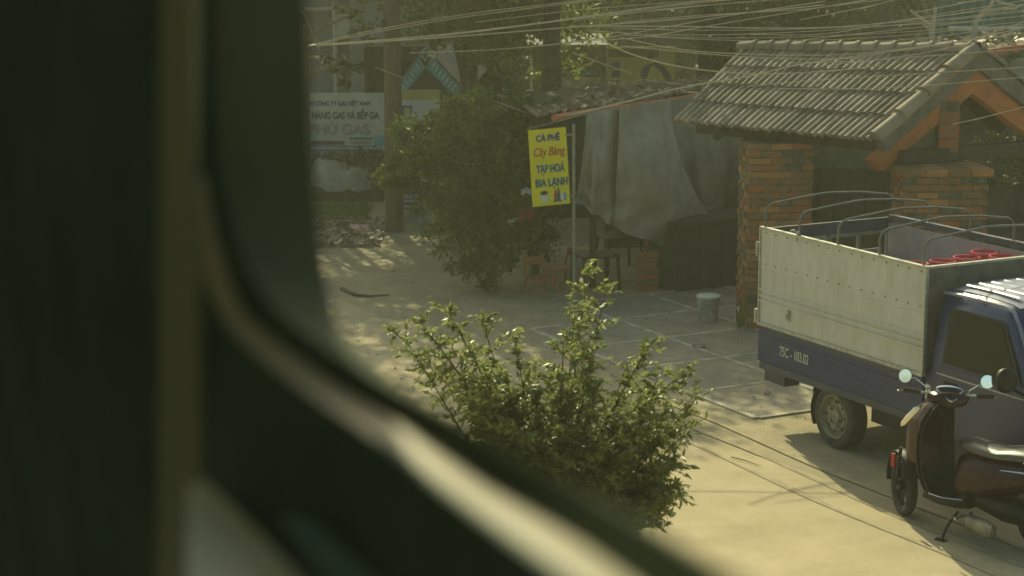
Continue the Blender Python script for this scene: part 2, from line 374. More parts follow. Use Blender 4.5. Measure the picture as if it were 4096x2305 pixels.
b = MB(); b.slabgrid([[R1.lerp(R2, s).lerp(E3.lerp(E4, s), t)-n3*0.0 for s in np.linspace(0, 1, 5)] for t in (0, 0.5, 1)], n3*-0.05); part('roof_board', b, M_CEMENT, groof, world=True)
NCOL = 31; ROWS = [0.03, 0.27, 0.51, 0.755, 1.02]
for r in range(4):
    for c in range(NCOL):
        s0 = (c+0.55+random.uniform(-0.05, 0.05))/(NCOL+0.6); t0, t1 = ROWS[r], ROWS[r+1]+0.018; jt = random.uniform(-0.008, 0.008)
        rr = 0.038; rows = []
        along = (roofpt(s0, t1)-roofpt(s0, t0)).normalized(); side = nrm.cross(along).normalized()
        for (t, lift, fr) in ((t0, 0.0, 0.9), (t1+jt, 0.016, 1.05)):
            p = roofpt(s0, t); rows.append([p+side*math.cos(a)*rr*fr+nrm*(math.sin(a)*rr*0.95*fr+lift-0.012) for a in np.linspace(-0.25, PI+0.25, 8)])
        q = MB(); q.grid(rows); q.add(rows[1]+[roofpt(s0, t1+jt)], [(i+1, i, 8) for i in range(7)])
        part('roof_tile', q, random.choice([M_TILE, M_TILE, M_TILED]), groof, world=True, smooth=True)
def halfpipe(p, q_, up, r, m, name, parent, collar=True, taper=1.12):
    p = Vector(p); q_ = Vector(q_); d = (q_-p).normalized(); sd_ = up.cross(d).normalized(); up = d.cross(sd_).normalized(); up = up if up.z > 0 else -up
    mb = MB(); rows = []
    for (k, f) in ((0, 1.0), (0.86, taper), (0.861, taper*1.12), (1.0, taper*1.12)) if collar else ((0, 1.0), (1.0, taper)):
        c_ = p.lerp(q_, k); rows.append([c_+sd_*math.cos(a)*r*f+up*math.sin(a)*r*f for a in np.linspace(-0.1, PI+0.1, 12)])
    mb.grid(rows); mb.add(rows[-1], [tuple(range(12))])
    return part(name, mb, m, parent, world=True, smooth=True)
for k in range(13):
    a = R2.lerp(R1, k/13.0-0.004); c_ = R2.lerp(R1, (k+1)/13.0+0.004)
    halfpipe(a+Vector((0, 0, -0.02)), c_+Vector((0, 0, -0.012)), Vector((0, 0, 1)), 0.078, M_TILE if k > 4 else M_TILED, 'ridge_tile', groof)
for k in range(4):   # big verge tiles down the gable edge
    off = (R1-R2).normalized()*0.05
    a = R1.lerp(E1, k/4.0)+off+nrm*0.005; c_ = R1.lerp(E1, (k+1)/4.0+0.03)+off+nrm*0.03
    halfpipe(a, c_, nrm, 0.076, M_TILE, 'verge_tile', groof, collar=False, taper=1.15)
    a = R1.lerp(E3, k/4.0)+off+n3*0.005; c_ = R1.lerp(E3, (k+1)/4.0+0.03)+off+n3*0.03
    halfpipe(a, c_, n3, 0.072, M_TILED, 'verge_tile', groof, collar=False, taper=1.15)
# cement verge and orange barge boards in the gable
gd = (R1-R2).normalized()
for (En, nn) in ((E1, nrm), (E3, n3)):
    dn = (En-R1).normalized()
    b = MB(); lo = -nn*0.17
    b.prism([R1+gd*0.10+Vector((0,0,0.02)), En+gd*0.10+dn*0.02, En+gd*0.10+dn*0.02+lo, R1+gd*0.10+Vector((0, 0, -0.20))], -gd*0.10); part('cement_verge', b, M_CEMENT, groof, world=True)
    b = MB(); top = Vector((0, 0, -0.195)); bot = Vector((0, 0, -0.46))
    b.prism([R1+gd*0.04+top, En+gd*0.04+dn*0.17-nn*0.155, En+gd*0.04+dn*0.08-nn*0.385, R1+gd*0.04+bot], -gd*0.08); part('barge_board', b, M_ORANGE, groof, world=True)
    for k in range(1, 4):   # rafters further in
        o_ = -gd*0.65*k; b = MB(); b.bar(R1+o_-nn*0.09, En+o_-nn*0.09, 0.06, 0.09, nn); part('rafter', b, M_TIMBER, groof, world=True)
kp = R1+gd*0.0+(E1-R1)*0.12
kx = Vector(P(3795, 520, 20.0)); wk = 0.105
b = MB(); b.box(kx.x-wk, kx.y, 1.90, kx.x+wk, kx.y+0.2, 2.50); part('king_post', b, M_MORTAR, groof, world=True)
for (z0, z1, cuts) in ((1.985, 2.11, (0, 0.27, 1)), (2.125, 2.26, (0, 1)), (2.275, 2.40, (0, 0.6, 1))):
    for a, c_ in zip(cuts[:-1], cuts[1:]):
        b = MB(); b.box(kx.x-wk-0.004+a*2*wk+0.006, kx.y-0.012, z0, kx.x-wk+c_*2*wk+0.0, kx.y+0.05, z1); part('brick', b, M_BRICK if z0 < 2.2 else M_BRICK3, groof, world=True)
b = MB(); b.bar(E1.lerp(E2, 0.03)+Vector((0.25, 0.15, -0.10)), E1.lerp(E2, 0.97)+Vector((0.25, 0.15, -0.10)), 0.10, 0.14); part('eave_beam', b, M_TIMBER, groof, world=True)
b = MB(); b.bar(E1+Vector((0.3, 0.15, -0.22)), E3+Vector((0, 0, -0.22)), 0.12, 0.14); part('tie_beam', b, M_TIMBER, groof, world=True)
# dark planks set across the dark opening between the pillars
gt = thing('opening_planks', 'dark planks across the dark opening between the two brick pillars', 'gate', (3.6, 20.9, 0))
for k in range(6):
    a = Vector((3.18, 20.75, 0)).lerp(Vector((4.1, 20.3, 0)), k/6); c_ = Vector((3.18, 20.75, 0)).lerp(Vector((4.1, 20.3, 0)), (k+0.93)/6)
    b = MB(); b.prism([a, c_, c_+Vector((0, 0, 1.72+0.03*(k % 2))), a+Vector((0, 0, 1.72))], (0.02, 0.04, 0)); part('plank', b, M_TIMBER, gt, world=True)
# strips of ripped cloth/vines hanging under the eave are left dark: wall behind the gate
gw = thing('garden_wall', 'dim stained wall running behind the brick gate', 'wall', (5, 23.6, 0))
b = MB(); b.box(3.0, 23.4, 0, 12, 23.6, 1.95); part('wall_face', b, M_DWALL, gw, world=True)
b = MB(); b.box(2.98, 23.36, 1.953, 12.02, 23.64, 2.03); part('coping', b, M_CEMENT, gw, world=True)

# ------------------------------------------------------------------ text
def text(name, body, p, right, up, h, m, parent, sx=1.0, bold=0.0, shear=0.0, align='LEFT', lift=0.004):
    c = bpy.data.curves.new(name, 'FONT'); c.body = body; c.size = h/0.73; c.offset = 0.0; c.shear = shear; c.extrude = 0.0008
    c.align_x = align; c.materials.append(m)
    o = bpy.data.objects.new(name, c); C.objects.link(o); dg = bpy.context.evaluated_depsgraph_get()
    me0 = bpy.data.meshes.new_from_object(o.evaluated_get(dg)); bpy.data.objects.remove(o)
    vs0 = [v.co.copy() for v in me0.vertices]; fs0 = [tuple(p.vertices) for p in me0.polygons]; vv, ff = [], []
    sh_ = [(0, 0)] if bold <= 0 else [(-bold, 0), (bold, 0), (0, bold*0.7), (0, -bold*0.7), (0, 0)]
    for i_, (dx, dy) in enumerate(sh_):
        nb = len(vv); vv += [(p.x+dx, p.y+dy, p.z+0.00035*i_) for p in vs0]; ff += [tuple(q+nb for q in f_) for f_ in fs0]
    me = bpy.data.meshes.new(name); me.from_pydata(vv, [], ff); me.materials.append(m); me.update()
    o = bpy.data.objects.new(name, me); C.objects.link(o)
    r = Vector(right).normalized(); u = Vector(up).normalized(); n = r.cross(u).normalized(); u = n.cross(r)
    M = Matrix((r, u, n)).transposed().to_4x4(); M.translation = Vector(p)+n*lift
    M = M @ Matrix.Diagonal((sx, 1, 1, 1))
    o.parent = parent; o.matrix_basis = root_inv(parent) @ M
    return o

# ------------------------------------------------------------------ blue pickup truck
tk = thing('cargo_truck', 'small blue cargo truck with high white side panels and open hooped bed', 'truck', TB, TRZ)
def loft(secs, n=20, ex=2.6, caps=True):
    """secs: (x, cy, cz, ry, rz)"""
    mb = MB(); rows = []
    for (x, cy, cz, ry, rz) in secs:
        r = []
        for j in range(n):
            t = 2*PI*j/n; c_, s_ = math.cos(t), math.sin(t)
            r.append((x, cy+ry*math.copysign(abs(c_)**(2/ex), c_), cz+rz*math.copysign(abs(s_)**(2/ex), s_)))
        rows.append(r+[r[0]])
    mb.grid(rows)
    if caps: mb.add(rows[0][:-1], [tuple(range(n-1, -1, -1))]); mb.add(rows[-1][:-1], [tuple(range(n))])
    return mb
W_ = 1.40
# chassis and floor
b = MB(); b.box(0.0, 0.22, 0.40, 3.3, 0.34, 0.52); b.box(0.0, 1.06, 0.40, 3.3, 1.18, 0.52)
for x in (0.1, 0.7, 1.5, 2.2): b.box(x, 0.34, 0.41, x+0.06, 1.06, 0.50)
part('chassis', b, M_BPLAST, tk)
b = MB(); b.box(0.02, 0.03, 0.56, 2.18, W_-0.03, 0.66); part('bed_floor', b, M_FRAME, tk)
def bed_side(y, s):
    b = MB(); zs = [0.545, 0.60, 0.607, 0.655, 0.660, 0.665, 0.715, 0.72, 0.725, 0.775, 0.78, 0.785, 0.83, 0.855, 0.868]
    ds = [0.0, 0.0, -0.0, 0.0, 0.006, 0.0, 0.0, 0.006, 0.0, 0.0, 0.006, 0.0, 0.0, -0.012, -0.012]
    rows = [[(x, y+s*d, z) for x in (0, 2.19)] for z, d in zip(zs, ds)]
    b.slabgrid(rows, (0, s*0.03, 0)); return b
part('bed_side', bed_side(0.0, 1), M_BLUE, tk); part('bed_side', bed_side(W_, -1), M_BLUE, tk)
b = MB(); b.box(-0.03, 0.0, 0.545, -0.002, W_, 0.865); part('tailgate', b, M_BLUE, tk)
b = MB(); b.box(0.0, -0.004, 0.48, 2.19, 0.02, 0.542); part('side_skirt', b, M_FRAME, tk)
text('registration_lettering', '75C - 103.02', T(0.30, 0, 0.655), TF, (0, 0, 1), 0.088, M_WHITEP, tk, sx=0.66, bold=0.002, lift=0.008)
# white side panel, visible side
b = MB(); zs = [0.885, 0.96, 1.08, 1.085, 1.10, 1.105, 1.13, 1.135, 1.15, 1.155, 1.18, 1.185, 1.20, 1.205, 1.21, 1.36, 1.37, 1.375, 1.73]
ds = [0, 0, 0, -.016, -.016, 0, 0, -.016, -.016, 0, 0, -.016, -.016, 0, 0, 0, 0.0, -.004, -.004]
rows = [[(x, -0.012+d, z) for x in np.linspace(-0.01, 2.20, 8)] for z, d in zip(zs, ds)]
b.slabgrid(rows, (0, 0.02, 0)); part('side_panel', b, M_WPAINT, tk)
b = MB(); b.box(-0.02, -0.030, 0.872, 2.21, 0.01, 0.90); part('panel_edge', b, M_STEEL, tk)
b = MB(); b.box(-0.02, -0.026, 1.725, 2.21, 0.015, 1.745); part('top_rail', b, M_STEEL, tk)
for x in (-0.018, 2.196): b = MB(); b.box(x, -0.028, 0.90, x+0.018, 0.0, 1.725); part('corner_strip', b, M_STEEL, tk)
rv = None
for row, z in ((0, 1.70), (1, 1.425)):
    for k in range(15):
        x = 0.07+k*0.148+(0.02*random.random()); b = MB()
        b.lathe([(0.0001, -0.0225), (0.006, -0.021), (0.008, -0.016)], 8, Matrix.Translation((x, 0, z)) @ Matrix.Rotation(-PI/2, 4, 'X').inverted() @ Matrix.Identity(4))
        b.v = [(p[0], -0.0165-abs(p[1])*0.15-0.002, p[2]) for p in b.v]
        part('rivet', b, M_RUBD, tk)
b = MB(); b.box(0.42, -0.034, 0.985, 0.455, -0.012, 1.075); b.box(0.43, -0.05, 1.0, 0.447, -0.03, 1.05); part('panel_latch', b, M_STEEL, tk)
# left, front and rear walls of the box
def inner_wall(a, c_, m, base=0.66, top=1.73, posts=4, pc=M_FRAME):
    a = Vector(a); c_ = Vector(c_); d = c_-a; nn = Vector((-d.y, d.x, 0)).normalized()*0.02
    b = MB(); b.prism([a+Vector((0, 0, base)), c_+Vector((0, 0, base)), c_+Vector((0, 0, top-0.05)), a+Vector((0, 0, top-0.05))], nn); part('inner_panel', b, m, tk)
    for k in range(posts+1):
        p = a.lerp(c_, k/posts)-nn*0.9; b = MB(); b.bar(p+Vector((0, 0, base)), p+Vector((0, 0, top)), 0.045, 0.045, d); part('wall_post', b, pc, tk)
    b = MB(); b.bar(a+Vector((0, 0, top))-nn*0.5, c_+Vector((0, 0, top))-nn*0.5, 0.05, 0.045); part('top_rail', b, M_FRAME, tk)
    b = MB(); b.bar(a+Vector((0, 0, top-0.35))-nn*0.9, c_+Vector((0, 0, top-0.35))-nn*0.9, 0.03, 0.03); part('wall_rail', b, pc, tk)
inner_wall((2.17, W_-0.02, 0), (0.02, W_-0.02, 0), M_MAUVE)
b = MB(); b.box(2.16, 0.012, 0.88, 2.185, W_, 1.72); part('front_wall', b, M_CEMENT, tk)
b = MB(); b.box(2.155, 0.0, 1.722, 2.19, W_, 1.74); part('top_rail', b, M_STEEL, tk)
# rear doors: frames with mauve panels
for k, (y0, y1) in enumerate(((0.03, 0.68), (0.72, 1.37))):
    fr = MB()
    for (a, c_) in (((0.0, y0, 0.9), (0.0, y0, 1.60)), ((0.0, y1, 0.9), (0.0, y1, 1.60)), ((0.0, y0, 1.60), (0.0, y1, 1.60)), ((0.0, y0, 0.9), (0.0, y1, 0.9)), ((0.0, (y0+y1)/2, 0.9), (0.0, (y0+y1)/2, 1.6))): fr.bar(a, c_, 0.03, 0.03, (1, 0, 0.01))
    dr = part('rear_door_frame', fr, M_POLE, tk)
    b = MB(); b.box(-0.02, y0+0.05, 0.92, -0.01, y1-0.05, 1.45); part('door_panel', b, M_MAUVE, dr)
b = MB(); b.box(-0.03, 0.0, 1.61, 0.0, W_, 1.725); part('rear_header', b, M_FRAME, tk)
for z in (1.60, 1.0):
    b = MB(); b.bar((-0.06, -0.02, z), (-0.005, -0.02, z), 0.02, 0.015); b.bar((-0.06, -0.02, z), (-0.06, -0.02, z-0.12), 0.015, 0.015, (1, 0, 0)); part('hinge', b, M_STEEL, tk)
# hoops over the bed
for k, x in enumerate((0.03, 0.53, 1.06, 1.60, 2.14)):
    pts = [(x, 0.0, 1.66), (x, 0.0, 1.86)]
    for a in np.linspace(0, 1, 7)[1:]: pts.append((x, 0.11*(1-math.cos(a*PI/2)), 1.86+0.09*math.sin(a*PI/2)))
    pts += [(x, 0.40, 1.98), (x, 0.60, 1.998), (x, 0.68, 2.0), (x, 1.0, 1.985)]
    for a in np.linspace(0, 1, 7): pts.append((x, 1.40-0.11*(1-math.cos((1-a)*PI/2)), 1.86+0.09*math.sin((1-a)*PI/2)))
    pts += [(x, 1.40, 1.66)]
    b = MB(); b.tube(pts, 0.010, 8); part('hoop', b, M_HOOP, tk, smooth=True)
# rag tied to the second hoop
b = MB()
for k in range(7):
    a = Vector((0.53+random.uniform(-.02, .02), 0.0, 1.74)); d = Vector((random.uniform(-.09, .09), random.uniform(-.05, .03), random.uniform(-.05, .05)))
    b.tube([a, a+d*0.6+Vector((0, 0, .02)), a+d], [0.012, 0.010, 0.004], 5)
part('tied_rag', b, M_BUCKET, tk)
# wheels
def wheel(parent, x, y, s, r=0.275, wd=0.165, name='wheel'):
    M = Matrix.Translation((x, y, r)) @ Matrix.Rotation(s*PI/2, 4, 'X')   # axis along y; +z of the lathe points outwards
    t = MB(); t.lathe([(0.185, -wd*.5), (0.24, -wd*.52), (0.262, -wd*.45), (0.275, -wd*.3), (0.275, -0.02), (0.268, -0.018), (0.268, -0.012), (0.275, -0.01), (0.275, wd*.3), (0.262, wd*.45), (0.24, wd*.52), (0.185, wd*.5)], 40, M, close=True)
    ty = part(name, t, M_RUBD, parent, smooth=True)
    q = MB(); q.lathe([(0.187, wd*.5), (0.180, wd*.52), (0.172, wd*.40), (0.165, wd*.15), (0.135, wd*.12), (0.125, wd*.32), (0.10, wd*.34), (0.07, wd*.22), (0.055, wd*.20), (0.052, wd*.38), (0.03, wd*.40), (0.001, wd*.40)], 40, M)
    part('rim', q, M_RIM, ty, smooth=True)
    q = MB()
    for k in range(8):
        a = 2*PI*k/8; q.lathe([(0.001, wd*.345), (0.014, wd*.345), (0.016, wd*.338)], 10, M @ Matrix.Translation((0.122*math.cos(a), 0.122*math.sin(a), 0.0)))
    part('vent_hole', q, M_RUB, ty)
    for k in range(5):
        a = 2*PI*k/5; q = MB(); q.lathe([(0.001, wd*.42), (0.010, wd*.42), (0.011, wd*.24)], 6, M @ Matrix.Translation((0.083*math.cos(a), 0.083*math.sin(a), 0))); part('wheel_nut', q, M_RIM, ty)
for x in (1.05, 2.90):
    wheel(tk, x, 0.10, 1); wheel(tk, x, 1.30, -1)
def arch(x, y0, y1, r=0.33, a0=0.1, a1=PI-0.1, m=M_BPLAST, nm='mudguard'):
    b = MB(); rows = []
    for a in np.linspace(a0, a1, 14): rows.append([(x-r*math.cos(a), y, 0.275+r*math.sin(a)*0.85) for y in (y0, y1)])
    b.slabgrid(rows, (0, 0, 0.008)); return part(nm, b, m, tk)
arch(1.05, 0.03, 0.24, a0=-0.5, a1=1.15); arch(1.05, 1.16, 1.37)
b = MB(); b.box(0.72, 0.05, 0.16, 0.735, 0.25, 0.50); part('mud_flap', b, M_RUB, tk)
b = MB(); b.box(1.45, 0.10, 0.32, 1.95, 0.40, 0.50); part('fuel_tank', b, M_BPLAST, tk)
b = MB(); b.box(0.02, 0.04, 0.37, 0.32, 0.20, 0.54); part('rear_bumper_bracket', b, M_FRAME, tk)
b = MB(); b.box(-0.012, 0.06, 0.44, -0.002, 0.40, 0.50); part('tail_lamp', b, M_REDP, tk)
# cab
prof = [(0.02, 0.42), (0.0, 0.55), (0.0, 0.92), (0.006, 1.0), (0.055, 1.38), (0.075, 1.47), (0.11, 1.535), (0.17, 1.575), (0.30, 1.598), (0.50, 1.61), (0.70, 1.614)]
prof = prof+[(W_-y, z) for (y, z) in prof[-2::-1]]
def cab_sec(x, ztop, zmin=0.42, yin=0.0):
    out = []
    for (y, z) in prof:
        zz = z if z <= 0.95 else 0.95+(z-0.95)*max(0.0, (ztop-0.95))/(1.614-0.95)
        zz = max(zmin, zz) if zz < 0.6 else zz
        yy = y if y < 0.7 else y
        yy = 0.7+(yy-0.7)*(1-yin)
        out.append((x, yy, zz))
    return out
b = MB(); rows = [cab_sec(2.27, 1.56, yin=0.02), cab_sec(2.30, 1.60), cab_sec(2.7, 1.614), cab_sec(2.98, 1.60), cab_sec(3.05, 1.575), cab_sec(3.12, 1.50), cab_sec(3.30, 1.24), cab_sec(3.44, 1.0, yin=0.02), cab_sec(3.52, 0.93, yin=0.06), cab_sec(3.56, 0.90, yin=0.10)]
b.grid(rows); b.add(rows[0], [tuple(range(len(prof)))]); b.add(rows[-1], [tuple(range(len(prof)-1, -1, -1))])
cabo = part('cab', b, M_BLUE, tk, smooth=True)
b = MB(); top = [r[7:-7] for r in [cab_sec(2.30, 1.60), cab_sec(2.5, 1.614), cab_sec(2.7, 1.614), cab_sec(2.98, 1.60), cab_sec(3.05, 1.58)]]
b.grid([[(p[0], p[1], p[2]+0.004) for p in r] for r in top]); rf = part('roof_panel', b, M_BLUEGLARE, tk, smooth=True)
for k in range(8):
    y = 0.26+k*0.125; b = MB(); b.grid([[(x, y+dy, 1.604+0.009*math.cos(dy/0.022*PI/2)+0.004*(1-abs(x-2.62)/0.35)-0.02*max(0, 0.30-y)) for dy in np.linspace(-0.022, 0.022, 7)] for x in np.linspace(2.36, 2.95, 6)])
    part('roof_rib', b, M_BLUEGLARE, rf, smooth=True)
b = MB(); b.tube([(2.28, 0.105, 1.545), (2.5, 0.10, 1.555), (2.98, 0.10, 1.555), (3.06, 0.10, 1.53), (3.14, 0.085, 1.45), (3.32, 0.045, 1.20), (3.45, 0.0, 0.985)], 0.014, 8); part('rain_gutter', b, M_BLUEGLARE, tk, smooth=True)
def side_pt(x, z, o=0.006):
    y = 0.006+(z-1.0)*(0.049/0.38) if z > 1.0 else 0.0
    return (x, y-o, z)
def side_poly(name, pts, m, o=0.006, th=0.006, lab=None):
    b = MB(); b.prism([side_pt(x, z, o) for (x, z) in pts], (0, th, 0)); return part(name, b, m, tk, label=lab)
door = side_poly('door', [(2.38, 0.50), (3.28, 0.50), (3.36, 0.62), (3.36, 1.0), (2.38, 1.0)], M_BLUE, 0.007)
side_poly('window_frame', [(2.40, 1.02), (3.28, 1.02), (3.03, 1.435), (2.98, 1.455), (2.45, 1.455), (2.41, 1.43)], M_RUB, 0.006)
side_poly('door_window', [(2.44, 1.045), (3.22, 1.045), (3.00, 1.415), (2.96, 1.432), (2.48, 1.432), (2.45, 1.41)], M_GLASSD, 0.012)
b = MB(); b.box(2.46, -0.025, 0.86, 2.60, -0.006, 0.89); part('handle', b, M_BPLAST, door)
b = MB(); b.box(2.36, -0.012, 0.93, 3.38, -0.006, 0.94); part('belt_line', b, M_STEEL, door)
b = MB(); ws = [(3.135, 1.47), (3.42, 1.03)]
b.prism([(3.150, 0.16, 1.475), (3.150, W_-0.16, 1.475), (3.455, W_-0.08, 1.015), (3.455, 0.08, 1.015)], (-0.01, 0, -0.006)); wsd = part('windscreen', b, M_GLASSD, tk)
b = MB(); b.lathe([(0.03, 0.0), (0.045, 0.002)], 20, Matrix.Translation((3.235, 0.33, 1.355)) @ Matrix.Rotation(math.radians(57), 4, 'Y')); part('windscreen_sticker', b, M_CYANP, wsd)
b = loft([(3.28, -0.17, 1.10, 0.001, 0.001), (3.285, -0.17, 1.10, 0.085, 0.085), (3.32, -0.17, 1.10, 0.09, 0.095), (3.36, -0.17, 1.10, 0.06, 0.06)]); mr = part('wing_mirror', b, M_BPLAST, tk, smooth=True)
b = MB(); b.tube([(3.33, -0.12, 1.03), (3.33, -0.03, 0.98), (3.33, 0.01, 0.98)], 0.012, 6); part('mirror_arm', b, M_BPLAST, mr)
b = MB(); b.box(3.50, 0.1, 0.42, 3.62, W_-0.1, 0.58); part('front_bumper', b, M_BPLAST, tk)
for y in (0.22, W_-0.22): b = loft([(3.54, y, 0.78, 0.11, 0.07), (3.585, y, 0.78, 0.10, 0.06), (3.60, y, 0.78, 0.06, 0.04)]); part('headlamp', b, M_CHROME, tk, smooth=True)

# gas cylinders standing in the bed
cyl = None; spots = [(1.18, 0.72, 1.55, 'gas cylinder with pink collar nearest the white side panel of the truck bed'), (1.20, 1.00, 1.55, 'gas cylinder with pink collar, second from the white panel, against the cab end'), (1.38, 1.10, 1.60, 'gas cylinder with pink collar, third from the white panel, at the cab end'), (1.42, 1.25, 1.64, 'tallest pink collared gas cylinder, beside the mauve far wall of the bed'), (1.66, 1.24, 1.64, 'gas cylinder with orange pink collar in the far front corner of the bed')]
for i, (x, y, zt, lab) in enumerate(spots):
    g_ = thing('gas_cylinder', lab, 'gas cylinder', T(x, y, 0.66), 0.7*i, group='gas cylinders in the truck bed'); h = zt-0.66
    b = MB(); b.lathe([(0.001, 0.0), (0.10, 0.0), (0.12, 0.03), (0.125, 0.10), (0.125, h-0.24), (0.11, h-0.17), (0.06, h-0.13), (0.001, h-0.12)], 24); part('body', b, M_GASB, g_, smooth=True)
    b = MB()
    b.lathe([(0.098, h-0.025), (0.10, h), (0.112, h), (0.114, h-0.025)], 28, close=True); part('collar_ring', b, M_PINK, g_, smooth=True)
    for k in range(3):
        a = 2*PI*k/3+0.4; b = MB(); b.bar((0.08*math.cos(a), 0.08*math.sin(a), h-0.16), (0.105*math.cos(a), 0.105*math.sin(a), h-0.012), 0.06, 0.008, (math.cos(a), math.sin(a), 0)); part('collar_post', b, M_PINK, g_)
    b = MB(); b.lathe([(0.02, h-0.13), (0.02, h-0.06), (0.03, h-0.055), (0.03, h-0.04), (0.001, h-0.04)], 12); part('valve', b, M_STEEL, g_)

# ------------------------------------------------------------------ dark red scooter
bk = thing('motor_scooter', 'dark red and black scooter parked on the road beside the truck cab', 'scooter', (2.87, 13.82, 0), math.radians(135))
WM = Matrix.Translation((-0.10, 0, 0)) @ Matrix.Rotation(math.radians(-40), 4, 'Z') @ Matrix.Translation((0.10, 0, 0))
def bwheel(x, r=0.235, name='wheel'):
    M = Matrix.Translation((x, 0, r)) @ Matrix.Rotation(PI/2, 4, 'X')
    if x > -0.5: M = WM @ M
    b = MB(); b.lathe([(r-0.06, -0.03), (r-0.02, -0.04), (r, -0.015), (r, 0.015), (r-0.02, 0.04), (r-0.06, 0.03)], 36, M, close=True); t = part(name, b, M_RUB, bk, smooth=True)
    b = MB(); b.lathe([(r-0.058, -0.025), (r-0.075, -0.02), (r-0.075, 0.02), (r-0.058, 0.025)], 36, M, close=True)
    for k in range(5):
        a = 2*PI*k/5; b.bar(M @ Vector((0.02*math.cos(a), 0.02*math.sin(a), 0)), M @ Vector(((r-0.07)*math.cos(a), (r-0.07)*math.sin(a), 0)), 0.025, 0.02, (0, 1, 0))
    b.lathe([(0.001, -0.05), (0.045, -0.05), (0.045, 0.05), (0.001, 0.05)], 16, M); part('rim', b, M_BPLAST, t)
bwheel(0.0); bwheel(-1.25)
b = MB(); rows = []
for a in np.linspace(-0.15, PI*0.86, 12):
    r = 0.262; rows.append([WM @ Vector((r*math.cos(a)*1.0, y, 0.235+(r-abs(y)*0.25)*math.sin(a))) for y in np.linspace(-0.06, 0.06, 7)])
b.slabgrid(rows, (0, 0, 0.006)); part('front_mudguard', b, M_BPLAST, bk, smooth=True)
for y in (-0.065, 0.065): b = MB(); b.tube([WM @ Vector((0.0, y, 0.235)), WM @ Vector((-0.10, y, 0.55))], 0.014, 8); part('fork', b, M_BPLAST, bk, smooth=True)
# leg shield: inner black face, red outer apron
def shield(xo, wsc):
    rows = []
    for z, hw, x in ((0.24, 0.14, -0.34), (0.34, 0.19, -0.30), (0.46, 0.215, -0.27), (0.60, 0.225, -0.255), (0.72, 0.215, -0.255), (0.82, 0.19, -0.27), (0.90, 0.14, -0.29), (0.94, 0.08, -0.30)):
        rows.append([(x+xo+0.07*math.cos(k*PI/2)-0.07-(0.0 if xo else 0.0)+0.06*(1-abs(k)), hw*wsc*k, z) for k in np.linspace(-1, 1, 13)])
    return rows
b = MB(); b.slabgrid(shield(0.0, 1.0), (-0.012, 0, 0)); part('leg_shield', b, M_BPLAST, bk, smooth=True)
b = MB(); b.slabgrid(shield(0.016, 1.03), (0.012, 0, 0)); part('front_apron', b, M_DRED, bk, smooth=True)
b = loft([(-0.08, 0, 0.60, 0.02, 0.12), (-0.13, 0, 0.62, 0.09, 0.20), (-0.20, 0, 0.66, 0.14, 0.25), (-0.28, 0, 0.68, 0.16, 0.26)]); part('front_nose', b, M_DRED, bk, smooth=True)
b = loft([(-0.14, 0.185, 0.77, 0.006, 0.02), (-0.19, 0.20, 0.81, 0.012, 0.035), (-0.25, 0.195, 0.88, 0.012, 0.035), (-0.29, 0.18, 0.92, 0.006, 0.015)]); part('turn_signal', b, M_CHROME, bk, smooth=True)
b = loft([(-0.12, -0.175, 0.83, 0.010, 0.02), (-0.17, -0.195, 0.85, 0.026, 0.06), (-0.24, -0.20, 0.88, 0.03, 0.07), (-0.29, -0.185, 0.91, 0.012, 0.03)]); part('turn_signal', b, M_CHROME, bk, smooth=True)
b = MB(); b.box(-0.03, 0.07, 0.40, 0.0, 0.09, 0.50); part('side_reflector', b, M_REDP, bk)
# handlebar group, steered
SM = Matrix.Translation((-0.31, 0, 0)) @ Matrix.Rotation(math.radians(-42), 4, 'Z') @ Matrix.Rotation(math.radians(5), 4, 'X')
def hb(name, mb, m, smooth=True, parent=None):
    mb.v = [tuple(SM @ Vector(p)) for p in mb.v]; return part(name, mb, m, parent or bk, smooth=smooth)
b = loft([(-0.10, 0, 0.945, 0.05, 0.03), (-0.06, 0, 0.96, 0.13, 0.055), (0.0, 0, 0.96, 0.16, 0.065), (0.07, 0, 0.95, 0.13, 0.06), (0.12, 0, 0.94, 0.06, 0.035)], ex=2.2); hc = hb('handlebar_cover', b, M_DRED)
arc = [(0.098*math.cos(a), 0.028*math.sin(a)) for a in np.linspace(0, PI, 11)]
def dashpt(y, k, o=0.0): return Vector((-0.03+k*0.8-o*0.6, y, 1.015+k*0.62+o*0.8))
outl = [dashpt(a, 0.02+c_, 0.004) for a, c_ in arc]+[dashpt(-0.03, -0.075, 0.004), dashpt(0.0, -0.09, 0.004), dashpt(0.03, -0.075, 0.004)]
b = MB(); b.prism(outl, (0.01, 0, -0.015)); hb('dashboard_glass', b, M_GLASSD, False)
b = MB(); b.tube(outl+[outl[0]], 0.007, 6, cap=False); hb('dashboard_trim', b, M_CHROME)
b = MB(); b.tube([(0.0, -0.31, 1.0), (0.02, -0.16, 0.985), (0.02, 0.16, 0.985), (0.0, 0.31, 1.0)], 0.012, 8); hb('handlebar', b, M_STEEL)
